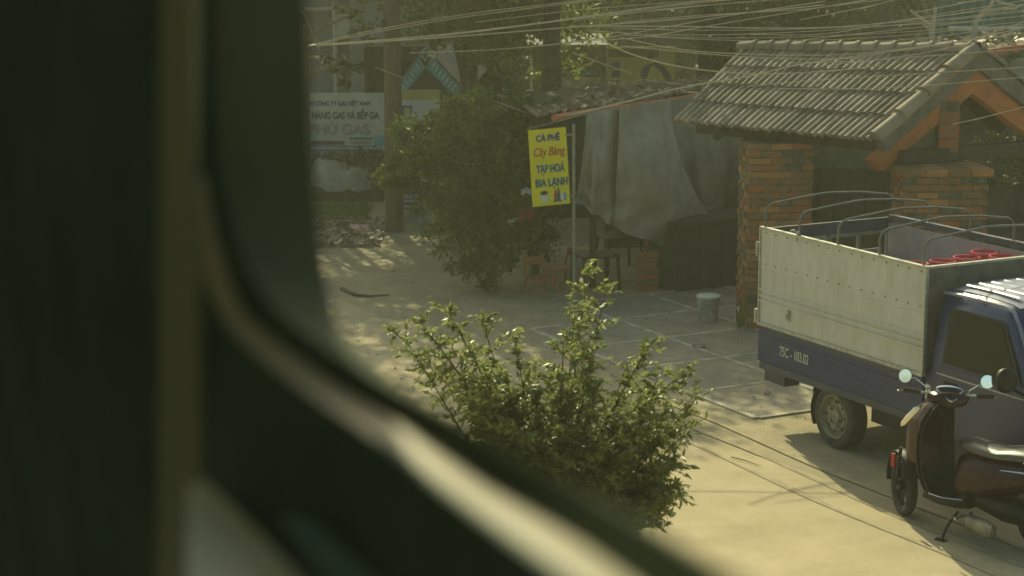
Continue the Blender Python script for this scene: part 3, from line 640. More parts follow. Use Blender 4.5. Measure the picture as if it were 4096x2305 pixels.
for s in (-1, 1):
    b = MB(); b.tube([(0.006, s*0.21, 0.99), (-0.004, s*0.34, 1.002)], 0.018, 10); hb('grip', b, M_RUB)
    b = MB(); b.tube([(0.04, s*0.17, 0.985), (0.055, s*0.25, 0.985), (0.035, s*0.36, 0.985)], 0.006, 6); b.lathe([(0.001, -0.008), (0.010, -0.004), (0.010, 0.004), (0.001, 0.008)], 8, Matrix.Translation((0.035, s*0.36, 0.985))); hb('brake_lever', b, M_CHROME)
    mx = (0.0, s*0.305+0.03, 1.105)
    b = MB(); b.tube([(0.02, s*0.15, 0.98), (0.02, s*0.155, 1.02), (0.015, s*0.25, 1.09), (0.012, s*0.29+0.03, 1.09)], 0.006, 6); st = hb('mirror_stem', b, M_CHROME)
    MM = Matrix.Translation(mx) @ Matrix.Rotation(math.radians(-80), 4, 'Y') @ Matrix.Rotation(math.radians(6*s), 4, 'X')
    b = MB(); b.lathe([(0.001, -0.02), (0.035, -0.018), (0.052, -0.004), (0.053, 0.004), (0.049, 0.005)], 24, MM); hb('mirror_shell', b, M_BPLAST, parent=st)
    b = MB(); b.lathe([(0.001, 0.0035), (0.049, 0.003)], 24, MM); hb('mirror_glass', b, M_MIRROR, False, parent=st)
# body
b = loft([(-0.33, 0, 0.27, 0.16, 0.035), (-0.45, 0, 0.255, 0.17, 0.04), (-0.60, 0, 0.26, 0.17, 0.045), (-0.68, 0, 0.30, 0.15, 0.08)], ex=4); part('floorboard', b, M_BPLAST, bk, smooth=True)
b = loft([(-0.56, 0, 0.42, 0.11, 0.17), (-0.64, 0, 0.45, 0.14, 0.19), (-0.85, 0, 0.49, 0.165, 0.15), (-1.10, 0, 0.54, 0.165, 0.12), (-1.35, 0, 0.60, 0.13, 0.08), (-1.52, 0, 0.64, 0.06, 0.04)], ex=2.6); part('rear_body', b, M_DRED, bk, smooth=True)
b = loft([(-0.54, 0, 0.665, 0.05, 0.035), (-0.60, 0, 0.675, 0.10, 0.045), (-0.72, 0, 0.67, 0.13, 0.045), (-0.90, 0, 0.665, 0.15, 0.042), (-1.02, 0, 0.685, 0.155, 0.048), (-1.20, 0, 0.70, 0.14, 0.042), (-1.36, 0, 0.71, 0.10, 0.03), (-1.42, 0, 0.715, 0.05, 0.015)], ex=2.8); part('seat', b, M_SEAT, bk, smooth=True)
for s in (-1, 1):
    b = MB(); b.tube([(-1.12, s*0.13, 0.66), (-1.25, s*0.155, 0.69), (-1.45, s*0.13, 0.73), (-1.52, s*0.05, 0.745), (-1.52, 0, 0.745)], 0.010, 8); part('grab_rail', b, M_CHROME, bk, smooth=True)
    b = MB(); b.tube([(-0.95, s*0.158, 0.58), (-1.15, s*0.172, 0.60), (-1.38, s*0.135, 0.64)], [0.004, 0.009, 0.003], 6); part('side_trim', b, M_CHROME, bk, smooth=True)
    b = MB(); b.tube([(-1.25, s*0.10, 0.235), (-1.15, s*0.12, 0.50)], 0.022, 8); part('shock_absorber', b, M_STEEL, bk, smooth=True)
b = loft([(-1.44, 0, 0.62, 0.09, 0.035), (-1.54, 0, 0.63, 0.06, 0.03), (-1.57, 0, 0.63, 0.02, 0.01)]); part('tail_lamp', b, M_REDP, bk, smooth=True)
b = loft([(-0.72, 0, 0.30, 0.10, 0.07), (-0.95, 0.02, 0.27, 0.12, 0.09), (-1.22, 0.05, 0.25, 0.08, 0.07)]); part('engine', b, M_BPLAST, bk, smooth=True)
b = loft([(-0.72, 0.20, 0.17, 0.03, 0.035), (-0.76, 0.22, 0.175, 0.05, 0.055), (-0.98, 0.34, 0.195, 0.055, 0.062), (-1.05, 0.38, 0.20, 0.045, 0.05), (-1.06, 0.385, 0.20, 0.02, 0.02)], ex=2.4); part('muffler', b, M_SILV, bk, smooth=True)
b = MB(); b.tube([(-0.70, 0.10, 0.2), (-0.76, 0.19, 0.15), (-0.84, 0.215, 0.17)], 0.015, 8); part('exhaust_pipe', b, M_SILV, bk, smooth=True)
b = MB(); b.tube([(-0.62, 0.14, 0.20), (-0.58, 0.22, 0.10), (-0.57, 0.27, 0.005)], 0.011, 6); b.box(-0.61, 0.25, 0.0, -0.53, 0.30, 0.012); part('side_stand', b, M_BPLAST, bk)
b = MB(); b.tube([(-0.35, 0.162, 0.295), (-0.50, 0.172, 0.285), (-0.66, 0.162, 0.30)], 0.004, 6); part('floor_trim', b, M_CHROME, bk)
b = MB(); b.tube([(-0.66, 0.12, 0.18), (-0.66, 0.25, 0.18)], 0.012, 6); part('foot_peg', b, M_STEEL, bk)
b = MB(); b.box(-1.60, -0.07, 0.30, -1.585, 0.07, 0.42); b.box(-1.59, -0.05, 0.40, -1.45, 0.05, 0.56); part('rear_mudguard', b, M_BPLAST, bk)

# ------------------------------------------------------------------ cafe shelter with tarps
sh = thing('cafe_shelter', 'low rusty cafe awning with red edge beam, strewn with fallen leaves, left of the gate', 'shelter', (1.4, 23.5, 0))
A0, A1 = Vector(P(2150, 468, 21.3)), Vector(P(2850, 358, 24.6)); Bk0, Bk1 = Vector(P(1980, 372, 25.5)), Vector(P(2960, 298, 28.5))
b = MB(); rows = []
for t in np.linspace(0, 1, 5):
    r = []
    for s in np.linspace(0, 1, 81):
        p = A0.lerp(A1, s).lerp(Bk0.lerp(Bk1, s), t); r.append(p+Vector((0, 0, 0.018*math.sin(s*81*PI/2)+0.03*math.sin(s*9+t*4))))
    rows.append(r)
b.slabgrid(rows, (0, 0, -0.012)); part('roof_sheet', b, M_RUST, sh, world=True, smooth=True)
b = MB(); b.tube([A0.lerp(A1, s)+Vector((0.0, -0.02, -0.045+0.012*math.sin(s*7))) for s in np.linspace(0.08, 1, 14)], 0.036, 8); part('edge_beam', b, M_REDBEAM, sh, world=True, smooth=True)
for s in (0.30, 0.62, 0.95):
    p = A0.lerp(A1, s); b = MB(); b.tube([(p.x, p.y+0.45, 0), (p.x, p.y+0.45, p.z-0.06)], 0.04, 8); part('post', b, M_TIMBER if s != 0.62 else M_ORANGE, sh, world=True)
b = MB(); b.box(-0.4, 28.2, 0, 3.4, 28.35, 1.85); part('rear_wall', b, M_DARK, sh, world=True)  # walls near-black, the shelter's inner shade put into the colour
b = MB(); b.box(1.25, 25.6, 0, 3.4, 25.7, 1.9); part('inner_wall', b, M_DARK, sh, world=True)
v_, f_ = [], []
for k in range(150):
    s, t = random.random(), random.random()**1.5; p = A0.lerp(A1, s).lerp(Bk0.lerp(Bk1, s), t)
    v_.append((p.x, p.y, p.z+0.035))
cent = np.array(v_); n = len(cent)
v, f = leaf_mesh(cent, unit(rng.normal(size=(n, 3))*0.4+np.array([0, 0, 1])), unit(rng.normal(size=(n, 3))*np.array([1, 1, 0.2])), rng.uniform(0.07, 0.15, n), 0.6)
np_obj('fallen_leaves', v, f, M_LITTER, sh, kind='stuff')

def tarp(label, tu, bu, top, bot, Y0, Y1, m, folds, seed, bulge=0.25):
    rs = random.Random(seed); nu, nv = 60, 40; rows = []
    ph = [rs.uniform(0, 6.28) for _ in range(6)]
    for j in range(nv+1):
        t = j/nv; r = []
        for i in range(nu+1):
            s = i/nu; u0 = tu[0]+(bu[0]-tu[0])*t**1.6; u1 = tu[1]+(bu[1]-tu[1])*t**2.0; u = u0+(u1-u0)*s
            vt = np.interp(s, *zip(*top)); vb = np.interp(s, *zip(*bot)); Y = Y0+(Y1-Y0)*s
            fold = 0.085*math.sin(2*PI*(folds*0.6*s+0.45*t)+ph[1])+0.045*math.sin(2*PI*(folds*1.25*s-0.6*t)+ph[3])*(0.3+t)
            hem = max(0, (t-0.70)/0.30); gath = 0.075*math.sin(30*t+5*math.sin(s*3+ph[4])+s*5)*hem
            bl = -bulge*math.sin(PI*min(1, t*1.02))**2*(0.35+0.65*math.sin(PI*s))
            r.append(Vector(P(u, vt+(vb-vt)*t+6*hem*math.sin(s*17+ph[0]), Y+fold+gath+bl)))
        rows.append(r)
    b = MB(); b.slabgrid(rows, (0, 0.006, 0)); return single('tarp', b, m, label, 'tarp', group='tarps hanging from the cafe shelter', smooth=True)
tarp('grey tarp hanging behind the yellow cafe sign, pulled to the left', (2345, 2468), (2302, 2462), [(0, 452), (1, 432)], [(0, 806), (0.4, 850), (1, 912)], 21.9, 22.45, M_TARP, 2.0, 1, 0.12)
tarp('widest pale grey tarp, bulging low between the sign and the gate', (2476, 2684), (2455, 2900), [(0, 432), (1, 398)], [(0, 905), (0.25, 960), (0.6, 990), (1, 950)], 22.35, 23.1, M_TARP, 1.5, 2, 0.35)
tarp('dark grey tarp drooping in folds beside the left brick pillar', (2672, 2972), (2700, 2968), [(0, 402), (1, 365)], [(0, 968), (0.4, 972), (0.75, 950), (1, 905)], 23.5, 24.2, M_TARPD, 3.0, 3, 0.15)

# cafe furniture
def plastic_chair(x, y, rz, m, lab, h=0.40):
    t = thing('plastic_chair', lab, 'chair', (x, y, 0), rz, group='low plastic chairs at the cafe')
    b = MB(); b.slabgrid([[(xx, yy, h*0.5-0.012*math.cos(xx*7)*math.cos(yy*7)) for xx in np.linspace(-.14, .14, 5)] for yy in np.linspace(-.13, .13, 5)], (0, 0, -0.015)); part('seat', b, m, t)
    for sx in (-1, 1):
        for sy in (-1, 1):
            b = MB(); b.bar((sx*0.125, sy*0.115, h*0.5-0.01), (sx*0.15, sy*0.145, 0), 0.022, 0.022, (1, 0, 0)); part('leg', b, m, t)
    for sx in (-1, 1): b = MB(); b.bar((sx*0.13, 0.125, h*0.5), (sx*0.135, 0.17, h), 0.02, 0.02, (1, 0, 0)); part('back_post', b, m, t)
    b = MB(); b.slabgrid([[(xx, 0.165+0.02*(1-(xx/.14)**2), z) for xx in np.linspace(-.14, .14, 7)] for z in (h*0.78, h+0.01)], (0, 0.012, 0)); part('backrest', b, m, t)
    return t
c1 = G(2165, 1172); c2 = G(2225, 1150); c3 = G(2200, 1120)
plastic_chair(c1[0], c1[1], 0.6, M_TANP, 'reddish plastic chair nearest the road, left of the sign post')
plastic_chair(c2[0]+0.05, c2[1]+0.3, -1.2, M_TANP, 'reddish plastic chair with a sunlit seat, close to the sign post')
plastic_chair(c3[0]-0.2, c3[1]+1.2, 2.4, M_BPLAST, 'black plastic chair standing behind the two reddish chairs')
def low_table(x, y, lab, m=M_BPLAST, h=0.42, w_=0.5):
    t = thing('cafe_table', lab, 'table', (x, y, 0), 0.3, group='low cafe tables')
    b = MB(); b.box(-w_/2, -w_/2, h-0.025, w_/2, w_/2, h); bevel(part('tabletop', b, m, t), 0.006)
    for sx in (-1, 1):
        for sy in (-1, 1): b = MB(); b.bar((sx*(w_/2-.04), sy*(w_/2-.04), h-0.025), (sx*(w_/2-.02), sy*(w_/2-.02), 0), 0.03, 0.03, (1, 0, 0)); part('leg', b, m, t)
    return t
a = G(2380, 1150); low_table(a[0], a[1], 'black low table just right of the sign post')
a = G(2450, 1110); low_table(a[0]+0.1, a[1]+0.5, 'black low table under the bulging grey tarp', h=0.45)
a = G(2080, 1075); low_table(a[0], a[1], 'dark low table by the bush, behind the reddish chairs', w_=0.4)
# counter, its near-black colour carries the shade under the tarp
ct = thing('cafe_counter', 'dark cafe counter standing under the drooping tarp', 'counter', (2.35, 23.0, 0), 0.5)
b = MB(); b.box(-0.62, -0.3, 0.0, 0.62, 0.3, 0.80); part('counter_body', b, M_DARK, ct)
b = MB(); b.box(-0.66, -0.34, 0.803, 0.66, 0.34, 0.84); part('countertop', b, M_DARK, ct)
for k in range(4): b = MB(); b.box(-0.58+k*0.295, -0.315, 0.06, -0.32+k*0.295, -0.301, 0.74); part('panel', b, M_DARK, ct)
bs = thing('brick_stack', 'short stack of old bricks beside the dark counter', 'brick stack', (1.62, 22.6, 0), 0.3)
for k in range(7):
    b = MB(); j = random.uniform(-.02, .02); b.box(-0.11+j, -0.06, k*0.068, 0.11+j, 0.06, k*0.068+0.062); part('brick', b, M_BRICK3 if k % 2 else M_BRICK, bs)
def bucket(u, v, lab, h=0.27, r=0.125, lid=True):
    a = G(u, v); t = thing('bucket', lab, 'bucket', a)
    b = MB(); b.lathe([(0.001, 0.0), (r*0.82, 0.0), (r*0.98, h*0.92), (r*1.04, h*0.92), (r*1.04, h), (r*0.95, h), (r*0.8, 0.02)], 24); part('body', b, M_BUCKET, t, smooth=True)
    if lid: b = MB(); b.lathe([(r*1.07, h+0.003), (r*1.07, h+0.022), (r*0.9, h+0.03), (0.001, h+0.032)], 24); part('lid', b, M_WHITEP, t, smooth=True)
    b = MB(); b.tube([(r*1.05*math.cos(a_), 0.02, h*0.88-abs(math.sin(a_))*0.10) for a_ in np.linspace(0, PI, 12)], 0.004, 5); part('handle', b, M_STEEL, t)
bucket(2832, 1285, 'dirty plastic bucket with a pale lid, left of the brick pillar')
jg = thing('plastic_jug', 'pale plastic jug standing at the foot of the left brick pillar', 'jug', G(2965, 1290))
b = MB(); b.lathe([(0.001, 0), (0.07, 0), (0.08, 0.02), (0.078, 0.14), (0.03, 0.19), (0.026, 0.22), (0.001, 0.222)], 20); part('body', b, M_WHITEP, jg, smooth=True)
b = MB(); b.tube([(0.03, 0, 0.2), (0.085, 0, 0.19), (0.09, 0, 0.12), (0.075, 0, 0.09)], 0.009, 6); part('handle', b, M_WHITEP, jg)
hp = thing('banana_clump', 'thin green plant leaning against the left brick pillar', 'plant', G(2955, 1320))
b = MB()
for k, (dx, h) in enumerate(((0.06, 0.5), (-0.05, 0.36), (0.13, 0.30))):
    b.grid([[Vector((dx*t+(s*0.018)*math.sin(PI*min(1, t+.1)), -0.1*t*t, h*t-0.06*t*t)) for s in (-1, 0, 1)] for t in np.linspace(0, 1, 7)])
part('leaf', b, M_LEAFB, hp); hp.name = 'reed_plant'
# red and white cloths hung at the shelter's left end
b = MB(); b.slabgrid([[Vector(P(2062+78*s+12*t*math.sin(5*s), 838+42*t+8*math.sin(7*s), 22.6+0.05*math.sin(9*s+3*t))) for s in np.linspace(0, 1, 9)] for t in np.linspace(0, 1, 5)], (0, 0.01, 0))
single('hanging_cloth', b, M_HAIR, 'faded red cloth hanging in the shade under the yellow sign', 'cloth', smooth=True)
b = MB(); b.slabgrid([[Vector(P(2030+52*s, 874+16*t+5*math.sin(6*s), 22.55+0.04*math.sin(7*s+3*t))) for s in np.linspace(0, 1, 9)] for t in np.linspace(0, 1, 4)], (0, 0.01, 0))
single('hanging_cloth', b, M_WHITEP, 'small white cloth hanging below the red cloth by the bush', 'cloth', smooth=True)
b = MB(); b.slabgrid([[Vector(P(2084+44*s, 757+20*t+5*math.sin(9*s), 22.3+0.05*math.sin(11*s+3*t)-0.12*t)) for s in np.linspace(0, 1, 9)] for t in np.linspace(0, 1, 4)], (0, 0.01, 0.01))
single('plastic_sheet', b, M_WHITEP, 'scrap of shiny white plastic sheet left of the yellow sign', 'plastic sheet', smooth=True)

# ------------------------------------------------------------------ yellow sign
sg = thing('cafe_sign', 'yellow vertical cafe sign with blue, red and green lettering on a pole', 'sign', G(2297, 1240))
Ys = G(2297, 1240)[1]
q00, q10, q11, q01 = [Vector(P(u, v, Y)) for u, v, Y in ((2132, 829, Ys-0.12), (2281, 814, Ys-0.02), (2275, 508, Ys-0.02), (2117, 522, Ys-0.12))]
rt = (q10-q00).normalized(); up = Vector((0, 0, 1)); up = (up-rt*up.dot(rt)).normalized(); wd = (q10-q00).length; ht = (q01-q00).length
pn = rt.cross(up).normalized()
b = MB(); b.prism([q00, q00+rt*wd, q00+rt*wd+up*ht, q00+up*ht], -pn*0.02); pb = part('panel', b, M_YEL, sg, world=True)
def sx(a, c_, l=0.0): return q00+rt*a*wd+up*c_*ht+pn*l
def tline(body, a, c_, width, h, m, bold=0.0055, shear=0.0, halo=True):
    for nm, bo, mm, li in (('lettering', bold, m, 0.006),)+((('lettering_outline', bold+0.005, M_PAL, 0.003),) if halo else ()):
        o = text(nm, body, sx(a, c_), rt, up, h*ht, mm, sg, 1.0, bo, shear, 'CENTER', lift=li)
        xs_ = [v.co.x for v in o.data.vertices]; k = width*wd/(max(xs_)-min(xs_))
        o.matrix_basis = o.matrix_basis @ Matrix.Diagonal((k, 1, 1, 1))
tline('CÀ PHÊ', 0.50, 0.845, 0.64, 0.085, M_NAVY)
tline('Cây Bàng', 0.50, 0.655, 0.84, 0.115, M_REDP, 0.002, 0.22, False)
tline('TẠP HOÁ', 0.52, 0.435, 0.76, 0.105, M_TEALP)
tline('BIA LẠNH', 0.53, 0.255, 0.86, 0.105, M_TEALP)
# printed coffee cup and bottles
def disc(parent, a, c_, ra, rc, m, name='printed_shape', l=0.004, n=20):
    b = MB(); b.add([sx(a+ra*math.cos(t), c_+rc*math.sin(t), l) for t in np.linspace(0, 2*PI, n, endpoint=False)], [tuple(range(n))]); return part(name, b, m, parent, world=True)
b = MB(); b.add([sx(0.20, 0.165, 0.004), sx(0.24, 0.06, 0.004), sx(0.33, 0.035, 0.004), sx(0.40, 0.045, 0.004), sx(0.43, 0.165, 0.004)], [(0, 1, 2, 3, 4)]); cup = part('printed_cup', b, M_PAL, pb, world=True)
b = MB(); b.add([sx(0.315+0.10*math.cos(t), 0.17+0.028*math.sin(t), 0.006) for t in np.linspace(0, 2*PI, 20, endpoint=False)], [tuple(range(20))]); part('printed_coffee', b, M_DARK, pb, world=True)
for k, (a, h, m) in enumerate(((0.62, 0.20, M_REDP), (0.70, 0.23, M_TEALP), (0.79, 0.17, M_PAL), (0.87, 0.16, M_CYANP))):
    b = MB(); b.add([sx(a-0.04, 0.05, 0.004+k*0.0006), sx(a+0.04, 0.05, 0.004+k*0.0006), sx(a+0.04, h*0.7, 0.004+k*0.0006), sx(a+0.015, h, 0.004+k*0.0006), sx(a-0.015, h, 0.004+k*0.0006), sx(a-0.04, h*0.7, 0.004+k*0.0006)], [(0, 1, 2, 3, 4, 5)]); part('printed_bottle', b, m, pb, world=True)
b = MB(); b.add([sx(0.54, 0.04, 0.0075), sx(0.78, 0.04, 0.0075), sx(0.76, 0.07, 0.0075), sx(0.56, 0.07, 0.0075)], [(0, 1, 2, 3)]); part('printed_tray', b, M_TEALP, pb, world=True)
base = Vector(G(2297, 1240))
b = MB(); b.tube([base, (base.x-0.02, base.y, q11.z+0.03)], 0.019, 10); part('pole', b, M_POLE, sg, world=True, smooth=True)
b = MB(); b.tube([sx(-0.02, 1.02), Vector(P(2260, 478, Ys+0.2)), Vector(P(2400, 440, Ys+0.5))], 0.008, 6); part('top_rod', b, M_POLE, sg, world=True)
for c_ in (0.1, 0.9): b = MB(); b.bar(sx(0.97, c_, -0.01), Vector((base.x, base.y, sx(0.97, c_).z)), 0.02, 0.02); part('bracket', b, M_POLE, sg, world=True)

# ------------------------------------------------------------------ left background: gas shop banner, house, boards
def board(name, label, cat, quadpx, Y, m, th=0.03, group=None, posts=True, Y2=None):
    (u0, v0), (u1, v1) = quadpx; a = Vector(P(u0, v1, Y)); c_ = Vector(P(u1, v1, Y2 or Y)); top = Vector(P(u0, v0, Y))
    t = thing(name, label, cat, (a.x, a.y, 0), group=group); r = (c_-a); r.z = 0; wd = r.length; r.normalize(); h = top.z-a.z; n = r.cross(Vector((0, 0, 1)))
    b = MB(); b.prism([a, a+r*wd, a+r*wd+Vector((0, 0, h)), a+Vector((0, 0, h))], -n*th); part('panel', b, m, t, world=True)
    if posts:
        for k in (0.06, 0.94):
            p = a+r*wd*k-n*(th+0.03); b = MB(); b.tube([(p.x, p.y, 0), (p.x, p.y, a.z+h)], 0.025, 8); part('post', b, M_WOODP, t, world=True)
    def at(x, z, l=0.004): return a+r*wd*x+Vector((0, 0, h*z))+n*l
    return t, at, r, wd, h
bn, at, r, wd, h = board('shop_banner', 'large pale gas shop banner with dark green lettering, left of the wooden pole', 'banner', ((1000, 372), (1541, 600)), 31, M_BANNER)
def bt(body, xr, z, hh, width, m, bold=0.012, l=0.004, fit=True):
    o = text('lettering', body, at(xr, z, 0), r, (0, 0, 1), hh, m, bn, 1.0, bold, 0, 'RIGHT', lift=l)
    xs_ = [v.co.x for v in o.data.vertices]; w0 = max(xs_)-min(xs_)
    o.matrix_basis = o.matrix_basis @ Matrix.Diagonal((width/max(w0, 1e-4), 1, 1, 1)); return o
bt('CHI NHÁNH CÔNG TY GAS VIỆT NAM', 0.895, 0.775, 0.075, 1.36, M_NAVY, 0.006)
bt('CỬA HÀNG GAS VÀ BẾP GA', 0.955, 0.545, 0.115, 1.34, M_TEALP, 0.010)
o = bt('PHÚ GAS', 0.89, 0.27, 0.17, 1.0, M_CYANP, 0.014); o = bt('PHÚ GAS', 0.885, 0.275, 0.165, 0.98, M_PINKP, 0.002, 0.008)
for (x0, x1, z0, z1, m) in ((0.44, 0.70, 0.09, 0.16, M_DWALL), (0.74, 0.90, 0.15, 0.165, M_YWALL), (0.74, 0.91, 0.185, 0.22, M_TEALP), (0.74, 0.90, 0.10, 0.14, M_GWALL), (0.92, 0.995, 0.07, 0.26, M_CYANP), (0.3, 0.92, 0.055, 0.075, M_BLUEP)):
    b = MB(); b.add([at(x0, z0, .003), at(x1, z0, .003), at(x1, z1, .003), at(x0, z1, .003)], [(0, 1, 2, 3)]); part('printed_band', b, m, bn, world=True)
hd, at2, r2, wd2, h2 = board('sign_strip', 'low blue strip sign with pale lettering under the gas shop banner', 'sign', ((1050, 598), (1500, 625)), 30.8, M_BLUEP, posts=True)
for k in range(12):
    b = MB(); x0 = 0.42+k*0.045; b.add([at2(x0, .25), at2(x0+0.035, .25), at2(x0+0.035, .75), at2(x0, .75)], [(0, 1, 2, 3)]); part('printed_mark', b, M_GWALL, hd, world=True)
bd, at, r, wd, h = board('notice_board', 'white board with a yellow top band behind the wooden pole and the bush', 'board', ((1572, 360), (1760, 640)), 29.5, M_BANNER)
for (x0, x1, z0, z1, m, l) in ((0.0, 1.0, 0.86, 1.0, M_YBILL, .004), (0.20, 0.42, 0.58, 0.78, M_BLUEP, .004), (0.25, 0.38, 0.61, 0.75, M_YBILL, .007), (0.18, 0.5, 0.42, 0.46, M_CYANP, .004), (0.18, 0.45, 0.34, 0.37, M_CYANP, .004)):
    b = MB(); b.add([at(x0, z0, l), at(x1, z0, l), at(x1, z1, l), at(x0, z1, l)], [(0, 1, 2, 3)]); part('printed_band', b, m, bd, world=True)
cb, at, r, wd, h = board('notice_board', 'low grey cabinet board with dark stripes at the foot of the wooden pole', 'board', ((1602, 728), (1722, 905)), 27.6, M_GWALL, th=0.3, posts=False)
for (z0, z1) in ((0.72, 0.80), (0.60, 0.64), (0.48, 0.54), (0.38, 0.42)):
    b = MB(); b.add([at(.15, z0), at(.75, z0), at(.75, z1), at(.15, z1)], [(0, 1, 2, 3)]); part('printed_band', b, M_BLUEP if z0 > .5 else M_FRAME, cb, world=True)
cb.name = 'meter_cabinet'; cb['category'] = 'cabinet'
# wooden utility pole
pb0 = Vector(G(1578, 925))
def pole(label, x, y, h, r0, r1, arms=True):
    t = thing('utility_pole', label, 'utility pole', (x, y, 0), group='utility poles')
    b = MB(); b.tube([(0, 0, 0), (0.0, 0, h*0.5), (-0.05, 0, h)], [r0, (r0+r1)/2, r1], 14); part('shaft', b, M_WOODP, t, smooth=True)
    for k in range(2):
        b = MB(); b.box(-0.6, -0.13, h-0.5-0.6*k, 0.6, -0.05, h-0.42-0.6*k); ar = part('crossarm', b, M_STEEL, t)
        for s in (-0.5, -0.2, 0.2, 0.5):
            b = MB(); b.lathe([(0.001, 0.09), (0.02, 0.08), (0.03, 0.05), (0.02, 0.04), (0.035, 0.01), (0.001, 0)], 10, Matrix.Translation((s, -0.09, h-0.417-0.6*k))); part('insulator', b, M_WHITEP, ar)
    return t
pole('dark weathered utility pole rising between the gas banner and the notice board', pb0.x, pb0.y, 7.5, 0.135, 0.10)
pp = P(3530, 200, 27.0); pole('grey utility pole half hidden behind the right part of the tiled gate roof', pp[0], 27.0, 6.5, 0.13, 0.10)
# houses far left
hs = thing('shop_house', 'tall blue grey shop house with pale ledges at the upper left', 'house', (-5.0, 38, 0))
b = MB(); b.box(-9, 37, 0, -3.05, 43, 7.5); part('wall', b, M_FAC, hs, world=True)
for z in (2.62, 1.95, 3.6, 4.6): b = MB(); b.box(-9, 36.9, z, -3.35, 36.997, z+0.06); part('ledge', b, M_LEDGE, hs, world=True)
b = MB(); b.tube([(P(1337, 0, 36.8)[0], 36.85, 0.4), (P(1337, 0, 36.8)[0], 36.85, 6.5)], 0.045, 8); part('downpipe', b, M_LEDGE, hs, world=True)
for (x0, z0) in ((-5.6, 2.05), (-4.6, 2.05), (-5.6, 0.5), (-4.6, 0.5), (-4.6, 3.7), (-5.6, 3.7)):
    b = MB(); b.box(x0, 36.93, z0, x0+0.7, 36.996, z0+0.5); wn = part('window', b, M_GLASSD, hs, world=True)
    b = MB(); b.box(x0+0.33, 36.90, z0, x0+0.37, 36.928, z0+0.5); part('frame', b, M_LEDGE, wn, world=True)
b = MB(); b.box(*P(1345, 95, 36.8)[:1], 36.75, 2.1, P(1400, 95, 36.8)[0], 36.85, 2.55); part('wall_box', b, M_LEDGE, hs, world=True)
h2 = thing('shop_house', 'paler grey house standing behind the wooden utility pole', 'house', (-2.5, 36, 0))
b = MB(); b.box(-3.02, 36.0, 0, -1.3, 42, 7.0); part('wall', b, M_FACL, h2, world=True)
b = MB(); b.box(-2.75, 35.94, 0.9, -2.2, 35.997, 2.0); part('window', b, M_GLASSD, h2, world=True)
b = MB(); b.box(-2.1, 35.94, 0.9, -1.6, 35.997, 2.0); part('window', b, M_GLASSD, h2, world=True)
# gabled house with blue bargeboards
gh = thing('gabled_house', 'small dark house with patterned blue gable boards behind the bush', 'house', (-1.6, 33, 0))
ap = Vector(P(1700, 215, 33)); gl = Vector(P(1590, 365, 33)); gr = Vector(P(1830, 355, 33)); dv = Vector((0.3, 5, 0))
b = MB(); b.prism([ap+Vector((0, .02, 0)), gl+Vector((0, .02, 0)), (gl.x, 33.02, 0), (gr.x, 33.02, 0), gr+Vector((0, .02, 0))], dv); part('wall', b, M_TIMBER, gh, world=True)
for e_ in (gl, gr):
    d = (e_-ap).normalized(); nn = Vector((-d.z, 0, d.x)); nn = nn if nn.z > 0 else -nn
    b = MB(); b.prism([ap+nn*0.05, e_+d*0.12+nn*0.05, e_+d*0.12-nn*0.12, ap-nn*0.16], (0, -0.04, 0)); bb = part('barge_board', b, M_CYANP, gh, world=True)
    for k in range(9):
        c_ = ap+d*(0.06+k*0.085)-nn*0.03; b = MB(); b.bar(c_+nn*0.05+Vector((0, -.046, 0)), c_-nn*0.06+Vector((0, -.046, 0))+d*0.03, 0.02, 0.008, (0, 1, 0)); part('board_motif', b, M_PAL, bb, world=True)
    b = MB(); b.prism([ap+nn*0.055, e_+d*0.15+nn*0.055, e_+d*0.15+nn*0.09, ap+nn*0.09], dv); part('roof', b, M_CEMENT, gh, world=True)
b = MB(); b.prism([Vector(P(1695, 205, 32.9)), Vector(P(1770, 207, 32.9)), Vector(P(1735, 238, 32.9))], (0, -0.03, 0)); part('ridge_ornament', b, M_PAL, gh, world=True)
# yellow wall and billboard behind the shelter roof
yw = thing('yellow_building', 'dim yellow building with worn blue lettering behind the shelter roof', 'building', (1.0, 34, 0))
b = MB(); b.box(P(2130, 200, 33)[0], 33, 0, P(2412, 200, 33)[0], 36, P(2200, 190, 33)[2]); part('wall', b, M_YWALL, yw, world=True)
b = MB(); b.box(P(2130, 200, 33)[0]-0.1, 32.9, P(2200, 190, 33)[2]+0.003, P(2412, 200, 33)[0]+0.1, 36.1, P(2200, 178, 33)[2]); part('roof', b, M_CEMENT, yw, world=True)
for k in range(9):
    a = P(2248+16*k, 298, 32.98); b = MB(); b.box(a[0], 32.985, a[2], a[0]+0.045, 32.996, a[2]+0.055+0.01*(k % 3)); part('painted_letter', b, M_BLUEP, yw, world=True)
b = MB(); b.box(P(2235, 1, 32.98)[0], 32.97, 0, P(2405, 1, 32.98)[0], 32.995, P(2240, 308, 32.98)[2]); part('lower_wall', b, M_GWALL, yw, world=True)
yb, at, r, wd, h = board('billboard', 'yellow billboard with a pale left strip and dark leaf shapes above the shelter roof', 'billboard', ((2424, 188), (2700, 345)), 31, M_YBILL)
def bshape(pts, m, l=0.004, name='printed_shape'):
    b = MB(); b.add([at(x, z, l) for x, z in pts], [tuple(range(len(pts)))]); return part(name, b, m, yb, world=True)
bshape([(0, 0), (0.035, 0), (0.035, 1), (0, 1)], M_GWALL)
for (x0, x1, z0, z1) in ((0.06, 0.20, 0.45, 0.62), (0.08, 0.20, 0.22, 0.40), (0.06, 0.11, 0.1, 0.16), (0.13, 0.19, 0.1, 0.16)):
    bshape([(x0, z0), (x1, z0), (x1, z1-0.03), (x1-0.02, z1), (x0+0.02, z1), (x0, z1-0.03)], M_FRAME)
bshape([(0.0, 0.74), (0.75, 0.74), (0.75, 0.95), (0.0, 0.95)], M_YWALL, 0.003)
